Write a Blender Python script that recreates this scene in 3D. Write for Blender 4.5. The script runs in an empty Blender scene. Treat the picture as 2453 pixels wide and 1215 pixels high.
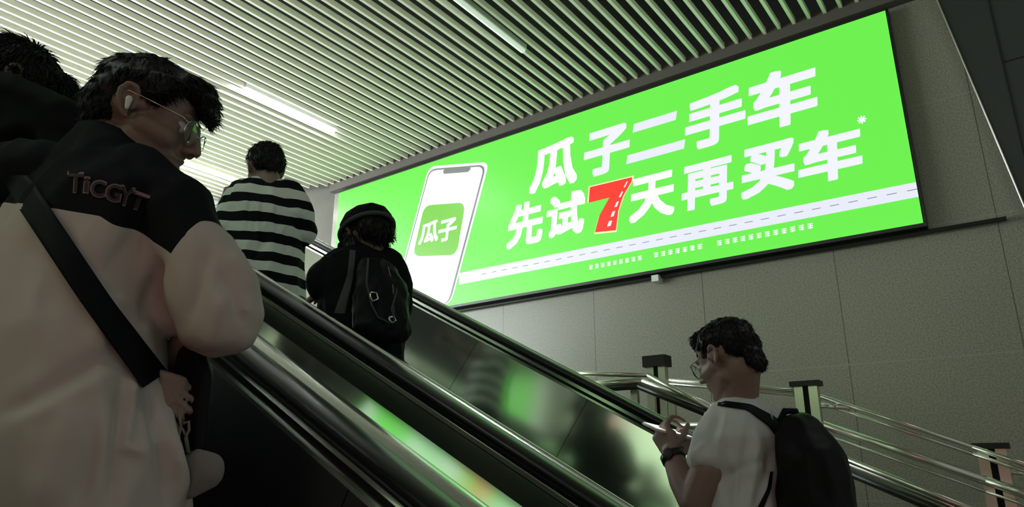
import bpy, bmesh, math, random
import numpy as np
from mathutils import Vector, Matrix, noise
random.seed(7)
R = math.radians
C = bpy.context.scene.collection
S = bpy.context.scene

# ------------------------------------------------------------------ camera
CAM_PITCH, CAM_HEAD, FPX = R(17.0), R(36.5), 1700.0
fh = Vector((math.cos(CAM_HEAD), math.sin(CAM_HEAD), 0))
rt = Vector((math.sin(CAM_HEAD), -math.cos(CAM_HEAD), 0))
UP = Vector((0, 0, 1))
fw = fh*math.cos(CAM_PITCH) + UP*math.sin(CAM_PITCH)
uu = -fh*math.sin(CAM_PITCH) + UP*math.cos(CAM_PITCH)
cam = bpy.data.cameras.new('camera')
co = bpy.data.objects.new('camera', cam)
C.objects.link(co)
m = Matrix((rt, uu, -fw)).transposed().to_4x4()
co.matrix_world = m
cam.sensor_width = 36
cam.lens = 36*FPX/2453
cam.clip_start = 0.05
S.camera = co
S.view_settings.view_transform = 'Standard'
S.view_settings.look = 'None'
S.view_settings.gamma = 1
S.view_settings.exposure = 0.0

def at(x, y, D):            # photo pixel -> point at depth D (metres along the view axis)
    return fw*D + rt*((x-1226.5)*D/FPX) - uu*((y-607.5)*D/FPX)
def onX(x, y, X):
    d = at(x, y, 1.0)
    return d*(X/d.x)

# ------------------------------------------------------------------ world
w = bpy.data.worlds.new('world')
S.world = w
w.use_nodes = True
w.node_tree.nodes['Background'].inputs[0].default_value = (0.75, 0.85, 0.75, 1)
w.node_tree.nodes['Background'].inputs[1].default_value = 0.32

TUBE = 45.0          # brightness of the lit fluorescent fittings
DAY = 9.0            # glow of the glazing added at the top of the hall
BOARD = 1.0          # brightness of the lit advertisement

# ------------------------------------------------------------------ materials
def mat(name, col, rough=0.5, metal=0.0, spec=0.5, emit=None, es=0.0, coat=0.0, bump=None, speck=None):
    mt = bpy.data.materials.new(name)
    mt.use_nodes = True
    nt = mt.node_tree
    b = nt.nodes['Principled BSDF']
    b.inputs['Base Color'].default_value = (*col, 1)
    b.inputs['Roughness'].default_value = rough
    b.inputs['Metallic'].default_value = metal
    b.inputs['Specular IOR Level'].default_value = spec
    b.inputs['Coat Weight'].default_value = coat
    if emit:
        b.inputs['Emission Color'].default_value = (*emit, 1)
        b.inputs['Emission Strength'].default_value = es
    if speck:               # (scale, colour 2, contrast)
        tc = nt.nodes.new('ShaderNodeTexCoord')
        n = nt.nodes.new('ShaderNodeTexNoise')
        n.inputs['Scale'].default_value = speck[0]
        n.inputs['Detail'].default_value = 4
        nt.links.new(tc.outputs['Object'], n.inputs['Vector'])
        cr = nt.nodes.new('ShaderNodeMapRange')
        cr.inputs['From Min'].default_value = 0.5-speck[2]
        cr.inputs['From Max'].default_value = 0.5+speck[2]
        nt.links.new(n.outputs['Fac'], cr.inputs['Value'])
        mx = nt.nodes.new('ShaderNodeMix')
        mx.data_type = 'RGBA'
        mx.inputs[6].default_value = (*col, 1)
        mx.inputs[7].default_value = (*speck[1], 1)
        nt.links.new(cr.outputs[0], mx.inputs[0])
        nt.links.new(mx.outputs[2], b.inputs['Base Color'])
    if bump:                # (scale, strength, distance)
        tc = nt.nodes.new('ShaderNodeTexCoord')
        n = nt.nodes.new('ShaderNodeTexNoise')
        n.inputs['Scale'].default_value = bump[0]
        n.inputs['Detail'].default_value = 3
        nt.links.new(tc.outputs['Object'], n.inputs['Vector'])
        bp = nt.nodes.new('ShaderNodeBump')
        bp.inputs['Strength'].default_value = bump[1]
        bp.inputs['Distance'].default_value = bump[2]
        nt.links.new(n.outputs['Fac'], bp.inputs['Height'])
        nt.links.new(bp.outputs[0], b.inputs['Normal'])
    return mt

def granite():
    mt = mat('granite', (.20, .20, .155), 0.32, spec=0.5, speck=(85, (.31, .31, .24), .12))
    nt = mt.node_tree
    b = nt.nodes['Principled BSDF']
    src = b.inputs['Base Color'].links[0].from_socket
    tc = nt.nodes.new('ShaderNodeTexCoord')
    sp = nt.nodes.new('ShaderNodeSeparateXYZ')
    nt.links.new(tc.outputs['Object'], sp.inputs[0])
    def seam(sock, off, per, wid):
        a = nt.nodes.new('ShaderNodeMath'); a.operation = 'ADD'; a.inputs[1].default_value = -off + per*40
        nt.links.new(sock, a.inputs[0])
        d = nt.nodes.new('ShaderNodeMath'); d.operation = 'PINGPONG'; d.inputs[1].default_value = per/2
        nt.links.new(a.outputs[0], d.inputs[0])
        l = nt.nodes.new('ShaderNodeMath'); l.operation = 'LESS_THAN'; l.inputs[1].default_value = wid
        nt.links.new(d.outputs[0], l.inputs[0])
        return l.outputs[0]
    v = seam(sp.outputs['Y'], 3.432, 1.125, .0035)
    h = seam(sp.outputs['Z'], 0.785, 1.0, .004)
    for s, c in ((v, (.09, .095, .08)), (h, (.3, .3, .25))):
        mx = nt.nodes.new('ShaderNodeMix'); mx.data_type = 'RGBA'
        nt.links.new(s, mx.inputs[0]); nt.links.new(src, mx.inputs[6])
        mx.inputs[7].default_value = (*c, 1)
        src = mx.outputs[2]
    nt.links.new(src, b.inputs['Base Color'])
    return mt

M = dict(
    granite=granite(),
    dark_panel=mat('dark_panel', (.035, .042, .036), .45, bump=(30, .1, .01)),
    plaster=mat('plaster', (.17, .16, .135), .7, speck=(6, (.14, .135, .115), .3)),
    white_wall=mat('white_wall', (.75, .78, .76), .7),
    slat=mat('slat', (.88, .87, .72), .38, spec=.5),
    void=mat('void', (.02, .022, .02), .9),
    floor=mat('floor', (.5, .48, .42), .35, speck=(60, (.28, .28, .25), .15)),
    steel=mat('steel', (.80, .82, .78), .2, metal=1.0),
    satin=mat('satin_steel', (.62, .64, .60), .13, metal=1.0),
    rail_steel=mat('rail_steel', (.74, .73, .64), .3, metal=1.0),
    darksteel=mat('dark_steel', (.06, .065, .06), .35, metal=.8),
    rubber=mat('rubber', (.006, .006, .006), .3, spec=.35),
    satin_dark=mat('dark_satin_steel', (.16, .165, .16), .25, metal=1.0),
    black=mat('black_plastic', (.008, .008, .009), .5),
    seam=mat('seam_black', (.003, .003, .003), .8),
    tread=mat('tread_metal', (.25, .25, .25), .4, metal=.9),
    trim=mat('brown_trim', (.10, .088, .075), .6),
    daylight=mat('daylit_glass', (.8, .8, .8), .3, emit=(.88, .96, 1.0), es=DAY),  # glow of the added glazing
    tube=mat('lit_tube', (.9, .9, .9), .4, emit=(.95, .97, 1.0), es=TUBE),
    tube_dim=mat('dim_tube', (.8, .85, .8), .4, emit=(.68, .8, .68), es=.55),
    fitting=mat('fitting', (.75, .77, .75), .4),
    glow_green=mat('lit_green', (.02, .05, .01), .35, emit=(.145, .86, .075), es=BOARD),
    glow_white=mat('lit_white', (.1, .1, .1), .35, emit=(.90, .93, .97), es=BOARD),
    glow_road=mat('lit_road', (.1, .1, .1), .35, emit=(.78, .80, .92), es=BOARD),
    glow_red=mat('lit_red', (.1, .01, .01), .35, emit=(.93, .035, .02), es=BOARD),
    glow_icon=mat('lit_icon_green', (.03, .05, .01), .35, emit=(.16, .60, .04), es=BOARD),
    glow_grey=mat('lit_grey', (.05, .05, .05), .35, emit=(.18, .2, .19), es=BOARD),
    glow_lilac=mat('lit_lilac', (.05, .05, .05), .35, emit=(.62, .60, .74), es=BOARD),
    glow_yellow=mat('lit_cream', (.1, .1, .05), .35, emit=(.95, .85, .5), es=BOARD),
    glow_peach=mat('lit_peach', (.1, .05, .04), .35, emit=(.9, .5, .42), es=1.0),
    glow_pgreen=mat('lit_pale_green', (.1, .1, .1), .35, emit=(.60, .85, .50), es=1.6),
    glow_rose=mat('lit_rose', (.1, .05, .04), .35, emit=(.95, .42, .40), es=1.9),
    glow_pale=mat('lit_pale', (.1, .1, .1), .35, emit=(.85, .9, .8), es=1.3),
    skin=mat('skin', (.24, .165, .13), .5, spec=.4),
    skin_pale=mat('pale_skin', (.235, .16, .13), .5, spec=.4),
    skin_dark=mat('tanned_skin', (.16, .105, .08), .5, spec=.4),
    hair=mat('hair', (.005, .005, .006), .45, spec=.25),
    eye=mat('eye_white', (.6, .58, .55), .2),
    lens=None,
    white_cloth=mat('white_cloth', (.56, .58, .57), .85, bump=(300, .15, .002)),
    black_cloth=mat('black_cloth', (.005, .006, .007), .8, spec=.12),
    grey_cloth=mat('grey_cloth', (.055, .058, .058), .8),
    dark_denim=mat('dark_denim', (.02, .022, .03), .8, spec=.12),
    nylon=mat('nylon', (.006, .0065, .008), .5, spec=.12),
    webbing=mat('webbing', (.004, .005, .009), .6, spec=.12),
    shoe=mat('shoe', (.03, .03, .03), .6),
    charm=mat('grey_felt', (.22, .21, .20), .8),
    cord=mat('cord', (.18, .18, .16), .6),
    earbud=mat('earbud_white', (.75, .75, .68), .3),
    pink_edge=mat('pale_thread', (.20, .13, .14), .8),
    pink=mat('pink_thread', (.035, .012, .016), .8),
    screen=mat('phone_screen', (.5, .5, .5), .2, emit=(.85, .9, .88), es=1.0),
)
def glass_mat():
    mt = bpy.data.materials.new('lens_glass'); mt.use_nodes = True
    b = mt.node_tree.nodes['Principled BSDF']
    b.inputs['Transmission Weight'].default_value = 1.0
    b.inputs['Roughness'].default_value = 0.02
    b.inputs['IOR'].default_value = 1.5
    b.inputs['Base Color'].default_value = (.95, 1, .97, 1)
    return mt
M['lens'] = glass_mat()

# ------------------------------------------------------------------ object helpers
def link_mesh(name, me, mats, parent=None, smooth=False):
    o = bpy.data.objects.new(name, me)
    C.objects.link(o)
    if not isinstance(mats, (list, tuple)):
        mats = [mats]
    if len(me.materials) == 0:
        for k in mats:
            me.materials.append(k)
    if smooth:
        me.polygons.foreach_set('use_smooth', [True]*len(me.polygons))
    if parent is not None:
        o.parent = parent
        loc = parent.location if parent.parent is None else parent.location + parent.parent.location
        me.transform(Matrix.Translation(-loc))
    return o
def obj(name, bm, mats, parent=None, smooth=False):
    me = bpy.data.meshes.new(name)
    bmesh.ops.recalc_face_normals(bm, faces=bm.faces)
    bm.to_mesh(me); bm.free()
    return link_mesh(name, me, mats, parent, smooth)
def thing(name, label, cat, loc=(0, 0, 0), group=None):
    o = bpy.data.objects.new(name, None)
    C.objects.link(o)
    o.location = loc
    o.empty_display_size = .1
    tag(o, label, cat, group)
    return o
def tag(o, label, cat, group=None):
    o['label'] = label
    o['category'] = cat
    if group:
        o['group'] = group
    return o
def struct(o):
    o['kind'] = 'structure'
    return o
def bx(bm, lo, hi, rot=None, mi=0):
    lo, hi = Vector(lo), Vector(hi)
    c, s = (lo+hi)/2, hi-lo
    r = bmesh.ops.create_cube(bm, size=1)
    M4 = Matrix.Translation(c) @ (rot.to_4x4() if rot else Matrix()) @ Matrix.Diagonal((*s, 1))
    bmesh.ops.transform(bm, matrix=M4, verts=r['verts'])
    fs = set(f for v in r['verts'] for f in v.link_faces)
    for f in fs:
        f.material_index = mi
    return r['verts']
def tube(bm, pts, rad, seg=12, cap=True):
    pts = [Vector(p) for p in pts]
    n = len(pts)
    rads = rad if isinstance(rad, (list, tuple)) else [rad]*n
    rings = []
    prev = None
    for i, p in enumerate(pts):
        t = (pts[min(i+1, n-1)] - pts[max(i-1, 0)]).normalized()
        if prev is None:
            a = t.orthogonal().normalized()
        else:
            a = (prev - t*prev.dot(t)).normalized()
        prev = a
        b = t.cross(a)
        rings.append([bm.verts.new(p + (a*math.cos(k*2*math.pi/seg) + b*math.sin(k*2*math.pi/seg))*rads[i]) for k in range(seg)])
    for i in range(n-1):
        for k in range(seg):
            bm.faces.new((rings[i][k], rings[i][(k+1) % seg], rings[i+1][(k+1) % seg], rings[i+1][k]))
    if cap:
        bm.faces.new(rings[0][::-1]); bm.faces.new(rings[-1])
def ell(bm, c, r, F=None, sub=3):
    if not isinstance(r, (list, tuple)):
        r = (r, r, r)
    q = bmesh.ops.create_icosphere(bm, subdivisions=sub, radius=1)
    M4 = Matrix.Translation(Vector(c)) @ (F.to_4x4() if F else Matrix()) @ Matrix.Diagonal((*r, 1))
    bmesh.ops.transform(bm, matrix=M4, verts=q['verts'])
    return q['verts']
def hull(bm, items, F=None, sub=2):       # items: (centre, radius or (rx,ry,rz)[, frame])
    t = bmesh.new()
    for it in items:
        ell(t, it[0], it[1], it[2] if len(it) > 2 else F, sub)
    bmesh.ops.convex_hull(t, input=t.verts)
    loose = [v for v in t.verts if not v.link_faces]
    bmesh.ops.delete(t, geom=loose, context='VERTS')
    me = bpy.data.meshes.new('t'); t.to_mesh(me); t.free()
    bm.from_mesh(me)
    bpy.data.meshes.remove(me)
def chain(bm, items, F=None):
    for a, b in zip(items[:-1], items[1:]):
        hull(bm, [a, b], F)
def remesh(bm, voxel, smooth=4, fac=.5):
    me = bpy.data.meshes.new('src'); bm.to_mesh(me); bm.free()
    o = bpy.data.objects.new('src', me); C.objects.link(o)
    md = o.modifiers.new('r', 'REMESH'); md.mode = 'VOXEL'; md.voxel_size = voxel
    if smooth:
        sm = o.modifiers.new('s', 'SMOOTH'); sm.iterations = smooth; sm.factor = fac
    dg = bpy.context.evaluated_depsgraph_get()
    out = bpy.data.meshes.new_from_object(o.evaluated_get(dg))
    bpy.data.objects.remove(o); bpy.data.meshes.remove(me)
    return out
def displace(me, fn):
    n = len(me.vertices)
    co_ = np.empty(n*3, 'f'); no_ = np.empty(n*3, 'f')
    me.vertices.foreach_get('co', co_)
    me.vertex_normals.foreach_get('vector', no_)
    co_ = co_.reshape(-1, 3); no_ = no_.reshape(-1, 3)
    d = np.array([fn(Vector(p), Vector(q)) for p, q in zip(co_.tolist(), no_.tolist())], 'f')
    me.vertices.foreach_set('co', (co_+no_*d[:, None]).ravel())
    me.update()

# ------------------------------------------------------------------ the incline
INC = R(27.6)
TAN = math.tan(INC)
YB, YT = -2.6, 4.25
def path(y0=-4.2, y1=6.0):
    return [(y0, YB*TAN), (YB, YB*TAN), (YT, YT*TAN), (y1, YT*TAN)]
def miters(pth):
    out = []
    for i, p in enumerate(pth):
        ds = []
        if i > 0: ds.append(Vector((p[0]-pth[i-1][0], p[1]-pth[i-1][1])).normalized())
        if i < len(pth)-1: ds.append(Vector((pth[i+1][0]-p[0], pth[i+1][1]-p[1])).normalized())
        ns = [Vector((-d.y, d.x)) for d in ds]
        if len(ns) == 1: out.append(ns[0])
        else:
            b = (ns[0]+ns[1]).normalized()
            out.append(b/b.dot(ns[0]))
    return out
def sweep(bm, prof, pth=None, closed=True):      # prof: list of (X, P); P is square to the incline
    pth = pth or path()
    ms = miters(pth)
    rings = []
    for p, mm in zip(pth, ms):
        rings.append([bm.verts.new((X, p[0]+mm.x*P, p[1]+mm.y*P)) for X, P in prof])
    n = len(prof)
    for a, b in zip(rings[:-1], rings[1:]):
        for k in range(n if closed else n-1):
            bm.faces.new((a[k], a[(k+1) % n], b[(k+1) % n], b[k]))
    if closed:
        bm.faces.new(rings[0][::-1]); bm.faces.new(rings[-1])
def seg(t0, t1):      # straight stretch of the incline between distances t0 and t1
    c, s = math.cos(INC), math.sin(INC)
    return [(t0*c, t0*s), (t1*c, t1*s)]
def tread_z(y): return -1.5 + .4*TAN*math.floor(y/.4)

# ------------------------------------------------------------------ room shell
CZ, WX = 3.82, 6.0
bm = bmesh.new()
bx(bm, (-4.2, -5, CZ+.55), (7.2, 10, CZ+.65))
y = -4.9
slat_edges = []
bmc = bmesh.new()
while y < 9.9:
    x1 = 5.9 if y < 7.6 else 5.9-(y-7.54)*.36
    bx(bmc, (-4.0, y, CZ), (x1, y+.028, CZ+.054))
    y += .130
struct(obj('ceiling', bmc, M['slat']))
struct(obj('ceiling_void', bm, M['void']))['kind'] = 'structure'
# billboard wall
bm = bmesh.new()
bx(bm, (WX, -5, -5), (WX+.2, 7.54, CZ+.1))
struct(obj('wall_right', bm, M['granite']))
bm = bmesh.new()     # the wall bends inwards beyond the board
v = [bm.verts.new(p) for p in [(6, 7.54, -2), (5.30, 9.6, -2), (5.30, 9.6, CZ+.1), (6, 7.54, CZ+.1), (6.3, 7.54, -2), (5.6, 9.8, -2), (5.6, 9.8, CZ+.1), (6.3, 7.54, CZ+.1)]]
for f in [(0, 1, 2, 3), (4, 7, 6, 5), (0, 4, 5, 1), (3, 2, 6, 7), (0, 3, 7, 4), (1, 5, 6, 2)]:
    bm.faces.new([v[k] for k in f])
struct(obj('wall_far_side', bm, M['plaster']))
bm = bmesh.new()
bx(bm, (-4.2, 9.35, -1), (5.5, 9.55, CZ+.1))
struct(obj('wall_far', bm, M['white_wall']))
bm = bmesh.new()      # glowing glazing added at the top of the hall to light the slats
bx(bm, (-2.6, 9.30, .9), (5.2, 9.345, 3.7))
struct(obj('window_1', bm, M['daylight']))
bm = bmesh.new()
for k in range(7):
    bx(bm, (-2.65+k*1.3, 9.25, .71), (-2.60+k*1.3, 9.33, 3.75))
bx(bm, (-2.65, 9.25, 2.95), (5.25, 9.33, 3.0))
struct(obj('trim_5', bm, M['fitting']))
bm = bmesh.new()
bx(bm, (-3.0, -5, -5), (-2.8, 9.6, CZ+.1))
struct(obj('wall_left', bm, M['granite']))
bm = bmesh.new()
bx(bm, (-2.79, 4.9, -1), (.2, 5.5, CZ-.001))  # unseen dark block, added to darken the reflection in the far balustrade
struct(obj('pillar', bm, M['void']))
bm = bmesh.new()
bx(bm, (WX-.1, -5, 3.72), (WX, 7.54, CZ+.06))
struct(obj('trim_1', bm, M['trim']))
# dark slanting panel to the right of the board with its bright edge strip
e0, e1 = onX(2240, -12, 5.96), onX(2475, 545, 5.96)
bm = bmesh.new()
pts = [Vector((5.96, e0.y, e0.z)), Vector((5.96, e1.y, e1.z)), Vector((5.96, -1.6, e1.z-.2)), Vector((5.96, -1.6, CZ))]
d = e1-e0
pts[0] = e0 - d*((CZ-e0.z)/(e0.z-e1.z))
a = [bm.verts.new(p) for p in pts]; b = [bm.verts.new(p+Vector((.04, 0, 0))) for p in pts]
bm.faces.new(a); bm.faces.new(b[::-1])
for k in range(4): bm.faces.new((a[k], b[k], b[(k+1) % 4], a[(k+1) % 4]))
struct(obj('trim_2', bm, M['dark_panel']))
bm = bmesh.new()
tube(bm, [pts[0]-Vector((.004, 0, 0)), pts[1]-Vector((.004, 0, 0))], .006, 6)
struct(obj('trim_3', bm, M['rail_steel']))
bm = bmesh.new()
bx(bm, (5.953, -.185, .8), (5.957, -.178, CZ)); bx(bm, (5.953, -1.5, 2.93), (5.957, -.18, 2.938))
struct(obj('trim_4', bm, M['seam']))
# floors, stairs
bm = bmesh.new()
bx(bm, (-2.8, -5, -2.95), (6, -2.6, -2.85))
struct(obj('floor_lower', bm, M['floor']))
bm = bmesh.new()
bx(bm, (-2.8, 4.7, .45), (5.98, 9.4, .71))
struct(obj('floor_upper', bm, M['floor']))
bm = bmesh.new()
ny, y = 24, -2.6
rise = (.71+2.85)/ny
run = (4.7+2.6)/ny
for k in range(ny):
    bx(bm, (2.95, y+k*run, -2.9), (5.99, 4.72, -2.85+(k+1)*rise))
struct(obj('stairs', bm, M['floor']))['kind'] = 'structure'

# ------------------------------------------------------------------ escalators
PT = -.385            # top of the handrails, measured square to the incline
def handrail(bm, xc, hw=.048, th=.036, p=PT, pth=None):
    pr = []
    n = 14
    for k in range(n+1):
        a = math.pi*k/n
        pr.append((xc-hw*math.cos(a), p-.018+.018*math.sin(a)))
    pr += [(xc+hw*.94, p-th), (xc-hw*.94, p-th)]
    sweep(bm, pr, pth)
def newel(bm, xc, y0, z0, sgn, hw=.036):       # rounded end of a handrail
    pts = []
    for k in range(9):
        a = math.pi*k/8
        pts.append(Vector((xc, y0+sgn*.32*math.sin(a), z0-.32+.32*math.cos(a))))
    for p0, p1 in zip(pts[:-1], pts[1:]):
        hull(bm, [(p0, (hw, .018, .018)), (p1, (hw, .018, .018))])
def panels(par, x, p0, p1, sgn, t0, t1, step=.66, lean=0.0, mt='satin'):
    k = 0
    t = t0
    while t < t1-.05:
        b = bmesh.new()
        te = min(t+step, t1)
        xk = x-sgn*lean*(p0+.82)
        sweep(b, [(x, p0), (xk, -.82), (xk, p1), (xk+sgn*.02, p1), (xk+sgn*.02, -.82), (x+sgn*.02, p0)], seg(t+.0012, te-.0012))
        obj('balustrade_panel', b, M[mt], par)
        t = te
def shoulder(xa, xb, p=PT):            # polished edge profile beside the rubber
    pr = []
    n = 12
    for k in range(n+1):
        t = k/n
        pr.append((xa+(xb-xa)*t, p-.001-.016*(1-min(t*1.6, 1))**2.2-.012*max(0, (t-.8)/.2)**2))
    return pr+[(xb, p-.030), (xa, p-.030)]
def escalator(x0, x1, label, mid_right):
    e = thing('escalator', label, 'escalator', ((x0+x1)/2, 0, -1.5), 'escalators')
    for xc in (x0, x1):
        b = bmesh.new()
        xr, wd = (xc-.016, .046) if abs(xc-.868) < .01 else (xc-.014, .017)
        handrail(b, xr, .036)
        newel(b, xr, -4.2, YB*TAN+PT/1, -1); newel(b, xr, 6.0, YT*TAN+PT, 1)
        obj('handrail', b, M['rubber'], e, True)
        b = bmesh.new(); sweep(b, shoulder(xr+.036, xr+.036+wd)); obj('edge_profile', b, M['steel'], e, True)
    for xc, s in ((x0, 1), (x1, -1)):
        xi = xc + s*.065                     # face of the inner panel
        b = bmesh.new()
        sweep(b, [(xc-.04, PT-.036), (xc+.04, PT-.036), (xc+.04, PT-.05), (xc-.04, PT-.05)])
        obj('handrail_guide', b, M['steel'], e)
        b = bmesh.new()
        sweep(b, [(xc-.03, PT-.05), (xc+.03, PT-.05), (xc+.03, PT-.06), (xc-.03, PT-.06)])
        obj('guide_gap', b, M['seam'], e)
        b = bmesh.new()
        xs = xi-s*.0
        sweep(b, [(xs-s*.075, PT-.058), (xs, PT-.058), (xs, PT-.066), (xs-s*.075, PT-.066)])
        obj('cover_strip', b, M['steel'], e)
        c = YT/math.cos(INC)
        panels(e, xi-s*.004, PT-.068, -1.36, -s, -3.816, c, lean=math.tan(R(14)) if mid_right is False else 0.0, mt='satin' if mid_right is False else 'satin_dark')
        b = bmesh.new()
        sweep(b, [(xi-s*.02, PT-.066), (xi-s*.05, PT-.066), (xi-s*.05, -1.55), (xi-s*.02, -1.55)])
        obj('backing_panel', b, M['seam'], e)
        b = bmesh.new()
        q_ = .09 if mid_right is False else .005
        sweep(b, [(xi+s*q_, -1.16), (xi-s*.002, -1.16), (xi-s*.002, -1.5), (xi+s*q_, -1.5)])
        obj('skirt', b, M['darksteel'], e)
    proto = None
    for k in range(-6, 10):
        yy, zz = k*.4, -1.5+k*.4*TAN
        if proto is None:
            b = bmesh.new()
            g_ = .165 if mid_right is False else .075
            bx(b, (x0+g_, yy, zz-.03), (x1-g_, yy+.398, zz))
            bx(b, (x0+g_, yy, zz-.2), (x1-g_, yy+.02, zz-.03))
            xx = x0+g_+.015
            while xx < x1-g_-.015:
                bx(b, (xx, yy+.003, zz), (xx+.006, yy+.395, zz+.006))
                xx += .018
            proto = obj('step', b, M['tread'], e); base = (yy, zz)
        else:
            c = proto.copy(); C.objects.link(c); c.parent = e
            c.location = (0, yy-base[0], zz-base[1])
    b = bmesh.new()
    sweep(b, [(x0-.02, -1.75), (x1+.02, -1.75), (x1+.02, -1.9), (x0-.02, -1.9)])
    obj('truss', b, M['darksteel'], e)
    return e
RA, RB, RC = .868, 1.322, 2.62
esc1 = escalator(-.42, RA, 'escalator nearest the camera, its handrail sweeping up past the man in the two-tone jacket', True)
esc2 = escalator(RB, RC, 'escalator beside the stairs carrying the striped shirt, black cap and white shirt riders', False)
# decking between the two
dk = thing('escalator_decking', 'brushed steel deck plates filling the gap between the two escalators', 'decking', ((RA+RB)/2, 0, -1))
def plate(prof, mt, name='deck_plate'):
    b = bmesh.new(); sweep(b, prof, closed=True); return obj(name, b, mt, dk)
plate([(RA+.058, -.412), (1.122, -.430), (1.126, -.434), (1.126, -.52), (1.10, -.52), (1.10, -.446), (RA+.058, -.428)], M['steel'])
plate([(1.126, -.53), (1.27, -.53), (1.27, -.54), (1.126, -.54)], M['satin_dark'], 'gutter')
plate([(1.270, -.53), (1.286, -.440), (1.294, -.440), (1.294, -.54), (1.270, -.54)], M['satin_dark'], 'side_panel')
plate([(1.280, -.436), (1.292, -.436), (1.292, -.426), (1.280, -.426)], M['rail_steel'], 'edge_strip')
plate([(RA+.058, -.53), (1.12, -.53), (1.12, -.54), (RA+.058, -.54)], M['seam'], 'deck_support')
b = bmesh.new()
sweep(b, [(RC+.05, PT-.04), (RC+.30, PT-.04), (RC+.30, PT-.06), (RC+.05, PT-.06)])
bx(b, (2.92, -2.6, -2.9), (2.95, 4.7, -2.5)) if False else None
ok = thing('outer_decking', 'narrow steel deck plate running along the stair side of the far escalator', 'decking', (RC+.17, 0, -1))
obj('deck_plate', b, M['steel'], ok)
b = bmesh.new()
sweep(b, [(RC+.27, PT-.06), (RC+.30, PT-.06), (RC+.30, -1.9), (RC+.27, -1.9)])
obj('side_panel', b, M['satin'], ok)

# ------------------------------------------------------------------ lit advertisement on the right wall
BY, BZ, BX = 7.33, 1.785, 5.90     # left edge, lower edge, face plane
def bq(u, v, lift=0): return Vector((BX-lift, BY-u, BZ+v))
ad = thing('illuminated_billboard', 'long lit green advertisement lightbox with white Chinese lettering on the right wall', 'billboard', (BX, BY-3.4, BZ))
b = bmesh.new()
bx(b, (BX+.003, BY-6.82, BZ), (WX, BY, BZ+1.87))
obj('housing', b, M['darksteel'], ad)
b = bmesh.new()
fr = .012
for lo, hi in (((BX-.006, BY-6.84, BZ-.03), (WX, BY+.01, BZ-.002)), ((BX+.002, BY-6.84, BZ+1.872), (WX, BY+.01, BZ+1.89)), ((BX+.002, BY-6.84, BZ), (WX, BY-6.825, BZ+1.88))):
    bx(b, lo, hi)
obj('frame', b, M['darksteel'], ad)
def poly(pts, lift, mt, name, par=ad, th=.002):
    b = bmesh.new()
    fr_ = [b.verts.new(bq(u, v, lift)) for u, v in pts]
    bk = [b.verts.new(bq(u, v, lift-th)) for u, v in pts]
    b.faces.new(fr_); b.faces.new(bk[::-1])
    for k in range(len(pts)):
        b.faces.new((fr_[k], bk[k], bk[(k+1) % len(pts)], fr_[(k+1) % len(pts)]))
    return obj(name, b, mt, par)
poly([(0, 0), (6.82, 0), (6.82, 1.87), (0, 1.87)], 0, M['glow_green'], 'green_face')
def glyph_bm(b, ch, u0, v0, w_, h_, bold=.0, shear=0.0, lift=.004, n=8):
    cu = bpy.data.curves.new('g', 'FONT'); cu.body = ch; cu.resolution_u = 3
    o = bpy.data.objects.new('g', cu); C.objects.link(o)
    dg = bpy.context.evaluated_depsgraph_get()
    me = bpy.data.meshes.new_from_object(o.evaluated_get(dg))
    xs = [v.co.x for v in me.vertices]; ys = [v.co.y for v in me.vertices]
    x0, x1, y0, y1 = min(xs), max(xs), min(ys), max(ys)
    bw = bold
    sx, sy = (w_-2*bw)/(x1-x0), (h_-2*bw)/max(y1-y0, .01)
    offs = [(0, 0)] + [(bw*math.cos(2*math.pi*k/n), bw*math.sin(2*math.pi*k/n)) for k in range(n)] if bw else [(0, 0)]
    if bw: offs = [(0, 0)] + [(i*bw/2, j*bw/2) for i in (-2, -1, 0, 1, 2) for j in (-2, -1, 0, 1, 2) if abs(i) == 2 or abs(j) == 2]
    for ox, oy in offs:
        vs = []
        for v in me.vertices:
            x = (v.co.x-x0)*sx + bw + ox; yv = (v.co.y-y0)*sy + bw + oy
            vs.append(b.verts.new(bq(u0 + x + shear*yv - shear*h_*.5, v0+yv, lift)))
        for p in me.polygons:
            try: b.faces.new([vs[k] for k in p.vertices])
            except ValueError: pass
    bpy.data.objects.remove(o); bpy.data.curves.remove(cu); bpy.data.meshes.remove(me)
def glyph(ch, u0, u1, v0, v1, bold, shear, mt, name='character', par=ad, lift=.004):
    b = bmesh.new()
    glyph_bm(b, ch, u0, v0, u1-u0, v1-v0, bold, shear, lift)
    me = bpy.data.meshes.new(name); b.to_mesh(me); b.free()
    return link_mesh(name, me, mt, par)
for ch, u0, u1, v0, v1 in (('瓜', 3.22, 3.83, 1.08, 1.62), ('子', 3.90, 4.43, 1.09, 1.59), ('手', 5.02, 5.60, 1.08, 1.62), ('车', 5.62, 6.22, 1.08, 1.63),
                           ('先', 2.91, 3.38, .51, 1.01), ('试', 3.42, 3.89, .52, .99), ('天', 4.40, 4.87, .50, .95), ('再', 4.94, 5.43, .50, .94),
                           ('买', 5.50, 5.96, .49, .96), ('车', 5.99, 6.49, .49, .95)):
    glyph(ch, u0, u1, v0, v1, .022 if v0 > 1 else .018, .10, M['glow_road'] if u0 > 3.4 and ch not in '试天' else M['glow_white'])
for pts in ([(4.47, 1.45), (4.93, 1.45), (4.95, 1.54), (4.49, 1.54)], [(4.38, 1.13), (4.99, 1.13), (5.01, 1.22), (4.40, 1.22)]):
    poly(pts, .004, M['glow_road'], 'character')
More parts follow.
